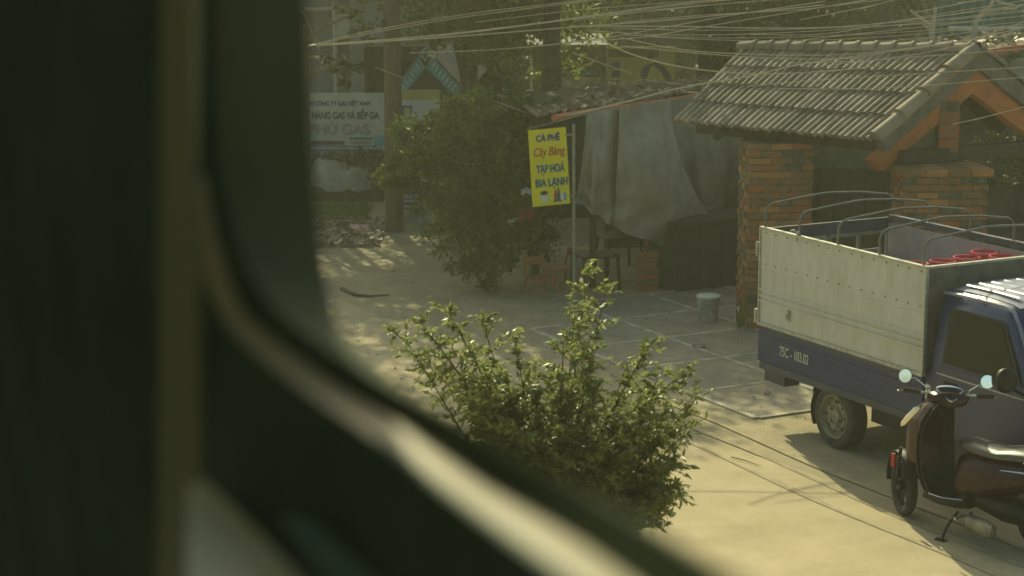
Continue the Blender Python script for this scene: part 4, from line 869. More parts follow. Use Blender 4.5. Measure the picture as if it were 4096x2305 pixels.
bshape([(0.62+0.12*math.cos(t), 0.30+0.26*math.sin(t)) for t in np.linspace(0.4*PI, 1.35*PI, 10)], M_FRAME)
bshape([(0.62, 0.56), (0.72, 0.60), (0.84, 0.50), (0.93, 0.30), (0.95, 0.12), (0.86, 0.14), (0.78, 0.40), (0.70, 0.50)], M_FRAME)
bshape([(0.60, 0.62), (0.68, 0.72), (0.66, 0.88), (0.58, 0.74)], M_FRAME)

# tarp covered heap
mb_ = MB(); rows = []
cen = Vector(G(1400, 815)); 
for i in range(15):
    a = i/14*PI; row = []
    for j in range(25):
        s = j/24; x = -0.85+1.45*s; prof_ = max(0, math.sin(PI*s))**0.7*(0.52+0.10*math.sin(s*9)-0.25*s*s)
        k = math.sin(a); rr = 0.55+0.1*math.sin(s*11+i)
        row.append(cen+Vector((x+0.03*math.sin(i*2+j), 0.55*math.cos(a)*math.sin(PI*min(1, max(0.05, s)))+0.6, max(0.12+0.14*math.sin(s*6+1.0), 0.95*prof_*k**0.6+0.20+0.02*math.sin(j*0.9+i*0.6)+0.012*math.sin(j*1.7-i*1.1)))))
    rows.append(row)
mb_.slabgrid(rows, (0, 0, -0.01))
single('tarp_cover', mb_, M_TARPL, 'pale crumpled tarp thrown over a heap below the gas shop banner', 'tarp', smooth=True)
b = MB(); rows = []
for i in range(9):
    a = PI*i/8; rows.append([cen+Vector((-0.7+1.2*s, 0.42*math.cos(a)+0.6, max(0.0, 0.33*math.sin(a)**0.5*math.sin(PI*min(1, s+.02))**0.3))) for s in np.linspace(0, 1, 15)])
b.grid(rows); single('soil_heap', b, M_SOIL_GAP, 'dark heap of soil and rubble showing under the pale tarp', 'heap', smooth=True)
# dark hedge behind the heap
hg = thing('low_hedge', 'low dark hedge between the banner and the tarp covered heap', 'hedge', (-2.9, 30.2, 0))
v, f = blob_leaves([(-3.6, 30.3, 0.35, 0.8, 0.3, 0.45), (-2.6, 30.3, 0.35, 0.8, 0.3, 0.42), (-2.0, 30.1, 0.4, 0.4, 0.3, 0.4)], 9000, 0.07, up=0.6); np_obj('foliage', v, f, M_LEAFD, hg)
b = MB(); b.box(-4.3, 30.35, 0, -1.8, 30.5, 0.55); part('stem_mass', b, M_DARK, hg, world=True)
# grass patch, leaf litter, pink bag
n = 2600; gx = G(1255, 860); p0 = np.stack([rng.uniform(-3.0, -2.15, n), rng.uniform(27.6, 29.2, n), np.zeros(n)], 1)
ax = unit(rng.normal(size=(n, 3))*0.45+np.array([0, 0, 1])); ln = rng.uniform(0.06, 0.16, n); nr = unit(np.cross(ax, rng.normal(size=(n, 3))))
v, f = leaf_mesh(p0+ax*ln[:, None]*0.5, nr, ax, ln, 0.10); o = np_obj('grass', v, f, M_GRASS, kind='stuff')
n = 2400; p0 = np.stack([rng.uniform(-2.95, -1.80, n), rng.uniform(25.6, 27.9, n), rng.uniform(0.01, 0.07, n)], 1)
v, f = leaf_mesh(p0, unit(rng.normal(size=(n, 3))*0.5+np.array([0, 0, 0.8])), unit(rng.normal(size=(n, 3))*np.array([1, 1, .3])), rng.uniform(0.05, 0.15, n), 0.5)
np_obj('leaf_litter', v, f, M_LITTER, kind='stuff')
n = 700; p0 = np.stack([rng.uniform(-1.6, 2.6, n), rng.uniform(16.8, 25, n), rng.uniform(0.015, 0.035, n)], 1)
v, f = leaf_mesh(p0, unit(rng.normal(size=(n, 3))*0.3+np.array([0, 0, 0.8])), unit(rng.normal(size=(n, 3))*np.array([1, 1, .2])), rng.uniform(0.02, 0.06, n), 0.4)
np_obj('yard_leaf_litter', v, f, M_LITTER, kind='stuff')
def bag(u, v_, w_, d_, h_, m, lab, nm='plastic_bag'):
    a = Vector(G(u, v_)); b = MB(); rows = []
    for i in range(9):
        t = i/8; rows.append([a+Vector((w_*math.cos(q)*(math.sin(PI*t)**.6)*(1+.12*math.sin(q*5+i)), d_*math.sin(q)*(math.sin(PI*t)**.6), 0.02+h_*t+0.01*math.sin(q*3+i))) for q in np.linspace(0, 2*PI, 17)])
    b.grid(rows); return single(nm, b, m, lab, 'bag', smooth=True)
bag(1440, 925, 0.17, 0.22, 0.07, M_BAGP, 'crumpled pink plastic bag on the sunlit leaf litter')
bag(1300, 948, 0.07, 0.1, 0.05, M_WHITEP, 'small white plastic bag at the edge of the leaf litter', 'paper_scrap')
bag(3070, 1582, 0.035, 0.03, 0.02, M_BAGP, 'tiny pale scrap of paper on the paving near the rear wheel', 'paper_scrap')
bag(2795, 1395, 0.07, 0.05, 0.02, M_BUCKET, 'flat piece of grey rubbish on the shaded paving', 'paper_scrap')
def stones(name, n, xr, yr, smin, smax, m):
    p = np.stack([rng.uniform(*xr, n), rng.uniform(*yr, n), np.zeros(n)+0.012], 1); r = rng.uniform(smin, smax, n)**1.0
    base = np.array([(1, 0, 0), (-1, 0, 0), (0, 1, 0), (0, -1, 0), (0, 0, .6), (0, 0, -.6)], float)
    tri = np.array([(0, 2, 4), (2, 1, 4), (1, 3, 4), (3, 0, 4), (2, 0, 5), (1, 2, 5), (3, 1, 5), (0, 3, 5)])
    v = p[:, None, :]+base[None]*r[:, None, None]*rng.uniform(0.6, 1.3, (n, 6, 1)); f = tri[None]+(np.arange(n)*6)[:, None, None]
    np_obj(name, v.reshape(-1, 3), f.reshape(-1, 3), m, kind='stuff')
stones('road_gravel', 500, (-0.5, 4.2), (11.5, 18), 0.001, 0.005, M_DARKSAND)
stones('yard_gravel', 1200, (-3.0, 3.2), (16.5, 26), 0.004, 0.018, M_STRIP)
# twigs
for k, (pts, lab) in enumerate((([(2925, 1828), (2985, 1843), (3045, 1866)], 'thin dry twig lying on the sandy road beyond the shrub'), ([(3237, 1850), (3278, 1869)], 'short pale twig on the road edge near the truck shadow'), ([(1365, 1155), (1420, 1180), (1480, 1185), (1560, 1180)], 'long crooked fallen branch on the shaded yard'))):
    b = MB(); q = [Vector(G(u, v_, 0.018)) for u, v_ in pts]; b.tube(q, [0.004]*(len(q)-1)+[0.002] if k < 2 else [0.025, 0.02, 0.015, 0.008], 6)
    single('twig', b, M_BARK if k != 1 else M_LITTER, lab, 'twig')

# ------------------------------------------------------------------ upper right background
sd2 = thing('leafy_shed', 'low shed roof covered with dead leaves and a red edge beam at the upper right', 'shed', (6, 26, 0))
a0, a1 = Vector(P(3905, 205, 24.6)), Vector(P(4300, 150, 24.6)); b0, b1 = Vector(P(3560, 168, 28)), Vector(P(4300, 118, 28)); l0 = Vector(P(3560, 196, 26.0))
b = MB(); b.slabgrid([[l0.lerp(a0, 1), a0.lerp(a1, .5), a1], [b0, b0.lerp(b1, .5), b1]], (0, 0, -0.05)); part('roof', b, M_RUST, sd2, world=True)
b = MB(); b.prism([l0, a0, b0.lerp(b1, .3), b0], (0, 0, -0.04)); part('roof', b, M_RUST, sd2, world=True)
b = MB(); b.bar(a0+Vector((0, -.03, -0.04)), a1+Vector((0, -.03, -0.04)), 0.05, 0.09); part('edge_beam', b, M_REDBEAM, sd2, world=True)
b = MB(); b.box(a0.x, 24.7, 0, a1.x+0.8, 24.85, a0.z-0.08); part('wall', b, M_GWALL, sd2, world=True)
cc = []
for k in range(420):
    s, t = random.random(), random.random(); p = a0.lerp(a1, s).lerp(b0.lerp(b1, s), t); cc.append((p.x, p.y, p.z+0.03+0.03*random.random()))
n = len(cc); v, f = leaf_mesh(np.array(cc), unit(rng.normal(size=(n, 3))*0.5+np.array([0, 0, 1])), unit(rng.normal(size=(n, 3))*np.array([1, 1, 0.3])), rng.uniform(0.07, 0.17, n), 0.6)
np_obj('fallen_leaves', v, f, M_LITTER, sd2, kind='stuff')
b = MB(); b.tube([P(3795, 114, 28.2), P(3950, 117, 28.2), P(4300, 116, 28.2)], 0.035, 10); single('white_pipe', b, M_WHITEP, 'thick white pipe lying above the dead leaf covered roof', 'pipe', smooth=True)
tb = thing('teal_building', 'teal corrugated metal building at the top right', 'building', (8, 32, 0))
b = MB(); xs_ = np.linspace(P(3740, 50, 32)[0], 10.5, 120); b.grid([[(x, 32+0.03*math.sin(x*38), z) for x in xs_] for z in (0, 5.5)]); part('sheet_wall', b, M_TEALW, tb, world=True, smooth=True)
b = MB(); b.box(xs_[0]-0.1, 31.9, 5.503, 10.6, 36, 5.6); part('roof', b, M_CEMENT, tb, world=True)
def branch_tree(label, pts_list, m, Y, group=None):
    t = thing('bare_tree', label, 'tree', (P(*pts_list[0][0], Y)[0], Y, 0), group=group)
    for k, (pts, r0) in enumerate([(pl, rr) for pl, rr in zip(pts_list, (0.05, 0.03, 0.028, 0.022, 0.02, 0.02))]):
        b = MB(); q = [Vector(P(u, v_, Y+0.1*k)) for u, v_ in pts]
        b.tube(q, list(np.linspace(r0, r0*0.4, len(q))), 7); part('trunk' if k == 0 else 'branch', b, m, t, world=True, smooth=True)
    return t
branch_tree('pale bare forked branches crossing in front of the teal building', [[(3890, 400), (3900, 90), (3935, 45), (3960, 25), (3990, -40)], [(3935, 50), (4000, 38), (4060, 36), (4090, 20)], [(3985, 2), (4010, 15), (4060, 20)]], M_BARKL, 27)
branch_tree('thin pale sapling trunk rising behind the ridge of the gate roof', [[(3727, 400), (3728, 120), (3737, 60), (3742, 30)], [(3728, 105), (3700, 85), (3640, 40)], [(3727, 125), (3690, 95)]], M_BARKL, 26.5)
vn = thing('vine_sprig', 'bright green sprig of leaves growing over the grey wall at the right edge', 'plant', P(4040, 250, 24.5))
v, f = blob_leaves([tuple(P(4050, 225, 24.5))+(0.12, 0.05, 0.05), tuple(P(4030, 260, 24.5))+(0.06, 0.05, 0.09), tuple(P(4075, 215, 24.5))+(0.05, 0.04, 0.04)], 110, 0.07); np_obj('foliage', v, f, M_LEAFY, vn)
b = MB(); b.tube([P(4060, 205, 24.6), P(4040, 235, 24.55), P(4030, 285, 24.55)], 0.006, 5); part('stem', b, M_BARK, vn, world=True)

# ------------------------------------------------------------------ trees
def tree(label, x, y, blobs, n, size, m, h, r0=0.16, kind='tree', name='broadleaf_tree', wid=0.5, limbs=5, group=None, up=0.5, droop=0.3, lean=0.0, clumps=None, bark=M_BARK, shell=0.5):
    t = thing(name, label, kind, (x, y, 0), group=group)
    v, f = blob_leaves(blobs, n, size, wid, up, droop, clumps, shell); np_obj('crown', v, f, m, t)
    b = MB(); b.tube([(x, y, -0.05), (x+lean*0.3, y, h*0.4), (x+lean, y, h*0.75), (x+lean*1.2, y, h)], [r0*1.25, r0, r0*0.6, r0*0.3], 10)
    for k in range(limbs):
        bl = blobs[k % len(blobs)]; s = 0.35+0.5*random.random()
        a = Vector((x+lean*s, y, h*s*0.9)); e_ = Vector((bl[0], bl[1], bl[2])); md = a.lerp(e_, 0.5)+Vector((0, 0, 0.15))
        b.tube([a, md, e_], [r0*0.45, r0*0.3, r0*0.1], 7)
    part('trunk', b, bark, t, world=True, smooth=True)
    return t
# tall shade trees beyond the yard
tree('broad dark shade tree standing behind the cafe shelter', 0.6, 29.3, [(0.3, 28.5, 5.0, 2.6, 2.6, 1.5), (-1.2, 28.6, 4.2, 1.8, 2, 1.2), (1.7, 28.3, 4.4, 1.6, 2.2, 1.3), (0.2, 25.8, 4.7, 1.0, 1.0, 0.7), (1.2, 25.6, 4.8, 1.2, 1.2, 0.7), (-0.1, 29, 3.3, 1.0, 1.2, 0.9)], 30000, 0.12, M_LEAFT, 5.0, group='shade trees behind the cafe')
tree('dense dull green tree behind the left half of the tiled gate roof', 3.0, 30.0, [(2.9, 29.5, 4.8, 1.9, 2.0, 1.4), (3.6, 29.6, 3.2, 1.3, 1.0, 0.9), (3.2, 29.8, 2.6, 0.45, 0.8, 0.6)], 16000, 0.12, M_LEAFD, 5.0, group='shade trees behind the cafe')
tree('yellow green tree rising behind the bush and the gabled house', -0.7, 31.5, [(-0.6, 30.5, 3.2, 1.5, 1.0, 1.1), (0.5, 30.8, 2.6, 1.1, 0.8, 0.8), (-1.4, 31, 4.6, 1.5, 1.4, 1.2)], 15000, 0.10, M_LEAFB, 4.2, group='shade trees behind the cafe')
tree('dark leafy tree filling the gap right of the grey utility pole', 5.0, 31, [(5.0, 30.2, 3.6, 1.4, 1.2, 1.2), (4.2, 30.4, 2.4, 1.0, 0.7, 0.7), (6.0, 30.2, 4.4, 1.4, 1.2, 1.2)], 13000, 0.11, M_LEAFD, 4.8, group='shade trees behind the cafe')
tree('spreading shade tree whose crown roofs the yard behind the left pole', -4.2, 33.5, [(-4.4, 29.5, 6.4, 2.4, 2.6, 1.1), (-3.3, 31.6, 6.4, 1.4, 1.2, 0.9), (-0.9, 27.5, 6.6, 1.6, 2.4, 1.0), (-3.6, 32.5, 5.6, 2.0, 2.0, 1.2), (-1.6, 26.2, 6.4, 1.6, 1.4, 0.8)], 19000, 0.15, M_LEAFT, 6.0, group='shade trees behind the cafe')
for k, (x, y, r) in enumerate(((-7, 46, 3.2), (-2.5, 48, 3.2), (2.0, 47, 3.0), (5.5, 45, 2.8), (9.5, 47, 3.4), (13.5, 45, 3.4))):
    tree(['tall dark tree far behind the shop house', 'tall dark tree behind the gabled house', 'tall dark tree far behind the billboard', 'dark tree far behind the gate roof ridge', 'tall dark tree far behind the teal building', 'dark tree at the far right behind the teal building'][k], x, y, [(x, y, 2.2, r, 1.5, 2.2), (x+0.5, y, 5.0, r*0.8, 1.5, 1.6)], 9000, 0.24, M_LEAFD, 5.5, group='far trees behind the village')
v, f = blob_leaves([(x, 43, 1.6, 2.2, 1.2, 2.3) for x in np.arange(-12, 20, 2.2)], 42000, 0.24, up=0.4, shell=0.2); np_obj('far_woods', v, f, M_LEAFD, kind='stuff')
b = MB(); b.box(-16, 44.6, 0, 24, 45, 3.0); bw = thing('far_backing', 'dark backing wall added behind the far leaves and everything else', 'wall', (4, 44.8, 0)); part('wall_face', b, M_DARK, bw, world=True)  # added backing that blocks the bright far ground
# almond tree with big glossy leaves at the upper left
tree('almond tree sprays with large glossy leaves hanging at the upper left', -3.3, 29.2, [tuple(P(1410, 60, 26.5))+(0.32, 0.3, 0.15), tuple(P(1290, 235, 26))+(0.22, 0.3, 0.07), tuple(P(1400, 270, 26))+(0.42, 0.3, 0.10), tuple(P(1480, 120, 26.5))+(0.25, 0.3, 0.2), tuple(P(1390, 330, 26))+(0.12, 0.2, 0.06)], 330, 0.15, M_LEAFG, 4.5, r0=0.10, name='almond_tree', wid=0.45, clumps=26, up=0.3, droop=0.5, shell=0.3)
# big bush by the cafe
bb = [(0.25, 22.9, 2.15, 0.35, 0.3, 0.28), (0.25, 23.0, 1.3, 0.3, 0.3, 0.6), (-0.45, 22.8, 2.05, 0.6, 0.4, 0.36), (0.05, 22.9, 1.9, 0.45, 0.35, 0.35), (-1.35, 22.8, 1.35, 0.3, 0.3, 0.25), (-0.55, 22.8, 1.55, 0.62, 0.5, 0.62), (-1.0, 22.8, 1.75, 0.5, 0.4, 0.35), (-0.1, 22.9, 1.0, 0.52, 0.5, 0.75), (-0.35, 22.6, 0.55, 0.5, 0.5, 0.50), (0.1, 22.8, 1.5, 0.3, 0.4, 0.45), (-0.75, 22.9, 1.0, 0.45, 0.4, 0.5)]
tree('large dense bush leaning left between the yard and the cafe', -0.25, 22.9, bb, 22000, 0.085, M_LEAFB, 1.6, r0=0.06, kind='bush', name='garden_bush', wid=0.4, shell=0.35, up=0.6)
tree('darker ragged shrub hugging the right side of the big bush', 0.28, 23.4, [(0.35, 23.4, 1.0, 0.35, 0.3, 0.9), (0.15, 23.3, 1.7, 0.35, 0.3, 0.4)], 8000, 0.06, M_LEAFD, 1.6, r0=0.05, kind='shrub', name='garden_shrub', wid=0.4, shell=0.3)
# hanging greenery over the gate's garden
tree('tangled shrub behind the right brick pillar, seen through the gable', 6.3, 22.6, [(6.2, 22.5, 1.7, 0.9, 0.4, 0.5), (7.4, 22.5, 1.8, 0.8, 0.4, 0.6)], 5000, 0.07, M_LEAFD, 1.7, r0=0.03, kind='shrub', name='garden_shrub', limbs=9, shell=0.3)

# ------------------------------------------------------------------ young ficus beside the railway: every larger leaf is a piece
fx, fy = 0.22, 10.6
fc = thing('young_ficus', 'bushy young ficus with small glossy leaves growing beside the sunny road', 'small tree', (fx, fy, 0))
tips = []   # stems follow the outline seen in the photograph, each at its own depth
rr_ = random.Random(3)
xtra = [(rr_.uniform(1900, 2700), 0, 0) for _ in range(58)]
xtra = [(u, rr_.uniform(np.interp(u, [1900, 2100, 2330, 2500, 2700], [1480, 1450, 1300, 1500, 1640]), np.interp(u, [1900, 2300, 2700], [1750, 2050, 2050])), rr_.uniform(10.1, 11.1)) for u, _, _ in xtra]
for (u, v_, Y) in tuple(xtra)+((2350, 1105, 10.7), (2300, 1250, 10.4), (2420, 1180, 10.8), (1800, 1260, 10.3), (1690, 1300, 10.6), (1590, 1340, 10.8), (1930, 1290, 10.9), (2060, 1370, 10.5), (1660, 1420, 10.3), (2590, 1390, 10.5), (2720, 1500, 10.8), (2780, 1600, 10.4), (2760, 1720, 10.9), (2700, 1850, 10.4), (2660, 1960, 10.8), (2620, 2040, 10.5), (2500, 1480, 11.0), (2380, 1400, 10.2), (1800, 1500, 10.9), (1950, 1520, 10.2), (2120, 1480, 10.9), (2250, 1560, 10.3), (2580, 1620, 10.2), (2450, 1700, 10.9), (2300, 1760, 10.5), (2100, 1660, 10.5), (1880, 1640, 10.5), (2500, 1880, 10.3), (2350, 1900, 10.8), (2560, 1800, 10.7), (1960, 1760, 10.7), (2180, 1840, 10.2), (2680, 1640, 10.3), (1760, 1390, 10.4), (1870, 1400, 10.7), (2480, 2000, 10.5), (2300, 2020, 10.4), (2640, 1500, 10.5), (2200, 1950, 10.8)):
    tips.append(Vector(P(u, v_, Y)))
b = MB(); root_ = Vector((fx, fy, 0))
lc, la = [], []
b.tube([root_, root_+Vector((0.01, 0, 0.6)), root_+Vector((0.03, 0, 1.2))], [0.035, 0.03, 0.02], 9)
for tp in tips:
    st = root_+Vector((0.02, 0, random.uniform(0.5, 1.15))); md = st.lerp(tp, 0.55)+Vector((0, 0, 0.04))
    crv = [st.lerp(md, t).lerp(md.lerp(tp, t), t) for t in np.linspace(0, 1, 9)]
    b.tube(crv, list(np.linspace(0.010, 0.0025, 9)), 5)
    for t in np.linspace(0.42, 1.0, 9):
        i = min(7, int(t*8)); p = crv[i].lerp(crv[i+1], t*8-i)
        for q in range(4):
            d = Vector((random.gauss(0, 1), random.gauss(0, 1), random.gauss(0.35, 0.7))).normalized(); d = (d+(tp-md).normalized()*0.7).normalized()
            ln = random.uniform(0.07, 0.20)*(1.1-t*0.35); e_ = p+d*ln+Vector((0, 0, -ln*0.25))
            b.tube([p, p.lerp(e_, 0.5)+Vector((0, 0, ln*0.06)), e_], [0.002, 0.0015, 0.001], 4)
            for m_ in np.linspace(0.15, 1.05, 9):
                pp_ = p.lerp(e_, m_); dd = (d*0.9+Vector((random.gauss(0, 1), random.gauss(0, 1), random.gauss(-0.35, 0.6)))).normalized()
                lc.append(tuple(pp_+dd*0.018)); la.append(tuple(dd))
part('stem', b, M_BARK, fc, world=True)
lc = np.array(lc); la = np.array(la); n = len(lc); sz = rng.uniform(0.030, 0.068, n)
nr = unit(rng.normal(size=(n, 3))*0.55+np.array([-0.05, 0.25, 0.8])); nr = unit(nr-la*(nr*la).sum(1)[:, None])
order = np.argsort(-sz*(1+0.3*(lc[:, 1] < 10.55))); big = order[:300]; rest = order[300:]
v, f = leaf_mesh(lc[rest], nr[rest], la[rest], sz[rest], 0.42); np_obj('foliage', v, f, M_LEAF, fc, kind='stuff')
def leaf_shape():
    me = bpy.data.meshes.new('leaf'); vs = []; fs = []
    st = [(-0.5, 0.0), (-0.28, 0.17), (0.0, 0.215), (0.25, 0.12), (0.5, 0.0)]
    for x, w2 in st: vs += [(x, -w2, 0.12*w2), (x, 0, -0.05*(x+.5)), (x, w2, 0.12*w2)]
    for i in range(4):
        a = i*3; fs += [(a, a+3, a+4, a+1), (a+1, a+4, a+5, a+2)]
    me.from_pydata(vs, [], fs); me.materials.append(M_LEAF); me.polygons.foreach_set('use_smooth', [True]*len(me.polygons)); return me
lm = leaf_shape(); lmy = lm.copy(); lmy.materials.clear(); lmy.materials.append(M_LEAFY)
Mi = root_inv(fc)
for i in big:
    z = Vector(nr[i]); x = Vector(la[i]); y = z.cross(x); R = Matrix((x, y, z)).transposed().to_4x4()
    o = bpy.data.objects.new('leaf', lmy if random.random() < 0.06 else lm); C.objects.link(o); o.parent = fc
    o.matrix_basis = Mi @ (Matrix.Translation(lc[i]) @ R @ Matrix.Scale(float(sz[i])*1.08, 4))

# ------------------------------------------------------------------ overhead cables: each one strung on its own line
WL = [
 ([(1262, 176), (1500, 120), (1900, 52), (2340, 0)], 22), ([(1262, 178), (1560, 118), (1900, 62), (2450, -8)], 22.3), ([(1262, 180), (1700, 145), (2100, 100), (2600, 30), (2900, -5)], 22.6),
 ([(1262, 182), (1700, 150), (2100, 103), (2600, 36), (3000, -10)], 22.8), ([(1262, 184), (1800, 148), (2300, 108), (2700, 78), (3300, 20)], 23), ([(1640, 212), (2000, 197), (2400, 155), (2900, 66), (3300, 5)], 21.5),
 ([(1900, 90), (2300, 42), (2700, 10), (3000, -5)], 24), ([(2300, 82), (2700, 32), (3150, -5)], 23.6), ([(2300, 72), (2650, 40), (2960, 10), (3300, -12)], 23.9), ([(2300, 165), (2560, 150), (2800, 110), (3100, 60), (3500, -5)], 21.2),
 ([(2480, 90), (2800, 62), (3200, 38), (3560, -4)], 23.4), ([(2280, 105), (2700, 106), (3000, 112), (3350, 108), (3700, 72), (4100, 18)], 22.4), ([(2450, 114), (2800, 121), (3150, 118), (3500, 104), (3850, 88), (4110, 62)], 22.7),
 ([(2350, 122), (2600, 138), (2900, 139), (3300, 122), (3700, 90), (4110, 45)], 22.1), ([(2500, 140), (2800, 152), (3130, 150), (3400, 140), (3800, 116), (4110, 85)], 23.1), ([(2590, 146), (2800, 158), (3100, 163), (3500, 150), (4110, 96)], 22.9),
 ([(2400, 158), (2540, 222), (2750, 272), (3030, 296), (3320, 284), (3520, 262)], 18.7), ([(2480, 150), (2700, 195), (2900, 213), (3200, 221), (3440, 214), (3800, 172), (4110, 132)], 18.9), ([(2500, 186), (2780, 212), (3000, 229), (3230, 236), (3440, 234)], 18.6),
 ([(2290, 210), (2420, 258), (2530, 296)], 21), ([(2560, 320), (2880, 330), (2700, 338)], 22.5), ([(2270, 462), (2500, 408), (2740, 348), (3000, 304), (3200, 258), (3500, 215), (3800, 172), (4110, 110)], 18.2),
 ([(3050, 180), (3300, 150), (3600, 118), (4110, 62)], 21.6), ([(3100, 187), (3400, 172), (3700, 152), (4110, 98)], 21.4), ([(2990, 346), (3250, 322), (3600, 300), (4110, 268)], 18.0),
 ([(3810, 498), (3950, 466), (4110, 424)], 17.6), ([(3110, 354), (3400, 356), (3700, 342), (4110, 308)], 18.1), ([(3000, 138), (3300, 136), (3600, 82), (4110, 0)], 21.9), ([(3550, 92), (3760, 78), (4110, 40)], 22.9),
 ([(3200, 80), (3500, 20), (3600, -6)], 22.2), ([(3660, 50), (3900, 4), (4000, -8)], 21.0), ([(3300, 262), (3500, 240), (3800, 190), (4110, 82)], 18.4), ([(3150, 252), (3420, 246), (3700, 225), (4110, 195)], 18.5), ([(1500, 268), (1620, 316)], 27.3), ([(1980, 405), (2100, 450)], 22.8)]
for k, (pts, Y) in enumerate(WL):
    if k == 20: pts = [(2560, 318), (2720, 336), (2870, 342)]
    us = [p[0] for p in pts]
    q = [Vector(P(u, v_, Y+0.0006*(u-2600))) for u, v_ in pts]
    if pts[-1][0] > 4000 or pts[-1][1] < 5: q.append(q[-1]+(q[-1]-q[-2]).normalized()*6.0)
    dense = []
    for i in range(len(q)-1):
        p0 = q[max(i-1, 0)]; p1 = q[i]; p2 = q[i+1]; p3 = q[min(i+2, len(q)-1)]
        for t in np.linspace(0, 1, 7)[:-1]:
            dense.append(0.5*((2*p1)+(p2-p0)*t+(2*p0-5*p1+4*p2-p3)*t*t+(3*p1-p0-3*p2+p3)*t**3))
    dense.append(q[-1])
    b = MB(); b.tube(dense, 0.0044 if k not in (2, 4, 11, 16, 21) else 0.007, 5)
    lab = {16: 'bright cable dropping across the yellow billboard and sagging low over the gate roof', 19: 'short cable slanting down to the left edge of the yellow billboard', 20: 'short slack cable end lying just above the cafe shelter roof edge',
           21: 'long thick cable following the shelter edge beam, then rising over the gate roof', 24: 'faint cable crossing the middle of the tiled gate roof towards the gable', 25: 'lone cable crossing the dark opening inside the orange gable',
           26: 'thin cable across the tiles just above the one crossing the roof middle', 33: 'short cable beside the utility pole, left of the blue gabled house', 34: 'short drooping cable over the bush, left of the shelter roof', 5: 'single pale cable running left below the main bundle, above the blue gabled house'}.get(k, 'thin pale overhead cable in the tangle strung across the top of the view')
    single('overhead_cable', b, M_WIRE, lab, 'cable', group='overhead cables', smooth=True)
pw = Vector(P(1215, 190, 21.8)); t = thing('cable_post', 'slim dark post where the overhead cables gather, beside the window edge', 'post', (pw.x, pw.y, 0))
b = MB(); b.tube([(pw.x, pw.y, 0), (pw.x, pw.y, pw.z+0.25)], 0.05, 8); part('shaft', b, M_WOODP, t, world=True)
b = MB(); b.tube([(pw.x, pw.y, pw.z), Vector(P(1262, 180, 22))], 0.012, 6); part('cable_arm', b, M_STEEL, t, world=True)

# ------------------------------------------------------------------ carriage wall and window the view is taken through
NO = Vector((0.921, 0.389, 0)).normalized()     # outward normal of the carriage wall, camera inside
def Wp(u, v, d):
    """point of the wall layer at distance d from the eye line, u,v on the 2576-wide picture"""
    r_ = Vector(ray(u*1.59, v*1.59)); t_ = d/(NO.x*r_.x+NO.y*r_.y); return r_*t_+Vector((0, 0, HC))
Sin = [(495, -700), (495, -60), (496, 200), (499, 420), (501, 560), (516, 700), (560, 800), (620, 870), (720, 950), (850, 1040), (945, 1105), (1150, 1265), (1300, 1375), (1430, 1470), (1560, 1570), (1800, 1760)]
Sout = [(503, -700), (503, -60), (505, 200), (512, 400), (535, 560), (575, 700), (620, 790), (680, 850), (780, 920), (900, 995), (1020, 1060), (1212, 1192), (1387, 1312), (1560, 1435), (1700, 1530), (1960, 1680)]
Dout = [(540, -700), (540, -60), (543, 200), (560, 420), (590, 580), (630, 690), (700, 780), (800, 860), (920, 940), (1060, 1015), (1180, 1072), (1370, 1180), (1545, 1285), (1735, 1400), (1880, 1492), (2140, 1665)]
E1_ = [(770, -700), (770, -60), (778, 200), (788, 400), (805, 600), (830, 740), (875, 850), (955, 930), (1040, 990), (1130, 1045), (1230, 1103), (1420, 1208), (1590, 1300), (1780, 1412), (1930, 1503), (2190, 1680)]
nC = len(Sin)
def dens(c, k=6):
    out = []
    for i in range(len(c)-1):
        p0, p1, p2, p3 = [np.array(c[min(max(j, 0), len(c)-1)], float) for j in (i-1, i, i+1, i+2)]
        for t in np.linspace(0, 1, k+1)[:-1]: out.append(0.5*((2*p1)+(p2-p0)*t+(2*p0-5*p1+4*p2-p3)*t*t+(3*p1-p0-3*p2+p3)*t**3))
    out.append(np.array(c[-1], float)); return out
dsin, dso, ddo, de = dens(Sin), dens(Sout), dens(Dout), dens(E1_)
N_ = len(dsin); fr = np.linspace(0, 1, N_)
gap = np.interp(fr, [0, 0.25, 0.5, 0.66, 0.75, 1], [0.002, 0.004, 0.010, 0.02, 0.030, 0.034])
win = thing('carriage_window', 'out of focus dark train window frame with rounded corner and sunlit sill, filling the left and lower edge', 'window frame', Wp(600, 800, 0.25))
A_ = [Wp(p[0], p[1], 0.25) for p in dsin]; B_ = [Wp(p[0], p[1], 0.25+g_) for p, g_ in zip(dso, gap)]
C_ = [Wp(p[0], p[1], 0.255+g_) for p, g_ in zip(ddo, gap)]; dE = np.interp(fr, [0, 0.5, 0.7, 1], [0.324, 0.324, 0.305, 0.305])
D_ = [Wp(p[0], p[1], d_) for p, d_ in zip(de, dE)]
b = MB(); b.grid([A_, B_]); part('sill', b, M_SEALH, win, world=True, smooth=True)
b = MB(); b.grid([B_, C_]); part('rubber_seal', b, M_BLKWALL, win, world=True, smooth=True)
b = MB(); b.grid([C_, D_]); part('window_reveal', b, M_REVEAL, win, world=True, smooth=True)
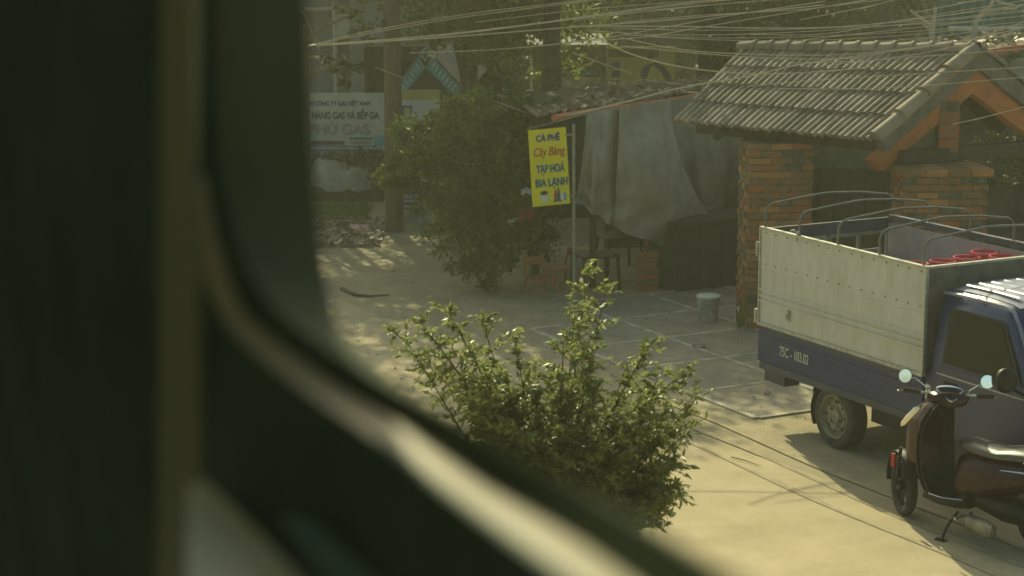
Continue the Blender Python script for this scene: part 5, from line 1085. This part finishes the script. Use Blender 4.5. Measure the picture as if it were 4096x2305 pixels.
# outer skin of the carriage beyond the reveal
b = MB(); b.grid([D_, [Wp(min(p[0], 760)-500 if i < 40 else p[0]-500, p[1]+(0 if i < 40 else 500), 0.335) for i, p in enumerate(de)]]); part('outer_skin', b, M_BLKWALL, win, world=True)
outer = []
oc = [(-520, -700), (-520, -400), (-520, 0), (-520, 300), (-520, 600), (-520, 900), (-480, 1150), (-380, 1300), (-150, 1700), (100, 2000), (500, 2300), (900, 2500), (1200, 2500), (1500, 2450), (1700, 2300), (1900, 2100)]
for p in dens(oc): outer.append(Wp(p[0], p[1], 0.25))
b = MB(); rows = [[a.lerp(o_, t) for a, o_ in zip(A_, outer)] for t in np.linspace(0, 1, 5)]
b.slabgrid(rows, -NO*0.0+NO*0.004); part('wall_panel', b, M_BLKWALL, win, world=True)
# vertical trim strip, lower ledge, dim blue panel: proud of the wall towards the inside
b = MB(); b.prism([Wp(404, -500, 0.247), Wp(400, 1000, 0.247), Wp(392, 1600, 0.247), Wp(505, 1600, 0.247), Wp(500, 1210, 0.247), Wp(498, 700, 0.247), Wp(488, 520, 0.247), Wp(486, -500, 0.247)], NO*0.0025); part('trim_strip', b, M_TRIM, win, world=True)
def Wz(u, v, z):
    r_ = Vector(ray(u*1.59, v*1.59)); return r_*(z/r_.z)+Vector((0, 0, HC))
za = Wp(505, 1150, 0.245).z-HC
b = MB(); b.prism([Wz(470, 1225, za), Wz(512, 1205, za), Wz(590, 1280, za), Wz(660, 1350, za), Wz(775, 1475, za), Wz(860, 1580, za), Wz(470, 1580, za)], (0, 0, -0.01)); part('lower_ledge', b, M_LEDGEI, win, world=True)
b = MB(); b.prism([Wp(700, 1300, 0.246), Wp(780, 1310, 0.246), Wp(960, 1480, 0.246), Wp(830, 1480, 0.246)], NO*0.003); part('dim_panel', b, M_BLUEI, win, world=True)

# the dark inside of the carriage round the eye
ND = Vector((-NO.y, NO.x, 0))
def Cw(d, s_, z): return NO*d+ND*s_+Vector((0, 0, HC+z))
for nm, q in (('ceiling_panel', [(0.25, -1.6, .85), (0.25, 6, .85), (-1.8, 6, .85), (-1.8, -1.6, .85)]), ('floor_panel', [(0.25, -1.6, -1.3), (0.25, 6, -1.3), (-1.8, 6, -1.3), (-1.8, -1.6, -1.3)]),
              ('aisle_wall', [(-1.8, -1.6, -1.3), (-1.8, 6, -1.3), (-1.8, 6, .85), (-1.8, -1.6, .85)]), ('end_wall', [(0.25, -1.6, -1.3), (-1.8, -1.6, -1.3), (-1.8, -1.6, .85), (0.25, -1.6, .85)]),
              ('end_wall', [(0.25, 6, -1.3), (-1.8, 6, -1.3), (-1.8, 6, .85), (0.25, 6, .85)]), ('wall_panel', [(0.25, -1.6, -1.3), (0.25, -0.3, -1.3), (0.25, -0.3, .85), (0.25, -1.6, .85)]), ('wall_panel', [(0.25, -1.6, .55), (0.25, 6, .55), (0.25, 6, .85), (0.25, -1.6, .85)])):
    c_ = [Cw(*p) for p in q]; n_ = (c_[1]-c_[0]).cross(c_[2]-c_[0]).normalized()*0.02
    cen_ = (c_[0]+c_[2])*0.5; n_ = n_ if n_.dot(cen_-Vector((0, 0, HC))) > 0 else -n_
    b = MB(); b.prism(c_, n_); part(nm, b, M_INNER, win, world=True)

# ------------------------------------------------------------------ thin haze volume added to lift the dark tones
hz = bpy.data.materials.new('veil_haze'); hz.use_nodes = True; t = hz.node_tree; t.nodes.remove(t.nodes['Principled BSDF'])
pv_ = t.nodes.new('ShaderNodeVolumePrincipled'); pv_.inputs['Color'].default_value = (0.95, 0.96, 0.74, 1); pv_.inputs['Density'].default_value = 0.0021; pv_.inputs['Anisotropy'].default_value = 0.45
hz.cycles.homogeneous_volume = True
t.links.new(pv_.outputs[0], t.nodes['Material Output'].inputs['Volume'])
b = MB(); b.box(-40, -8, -1.2, 45, 62, 9.0); single('haze', b, hz, None, None, kind='stuff')
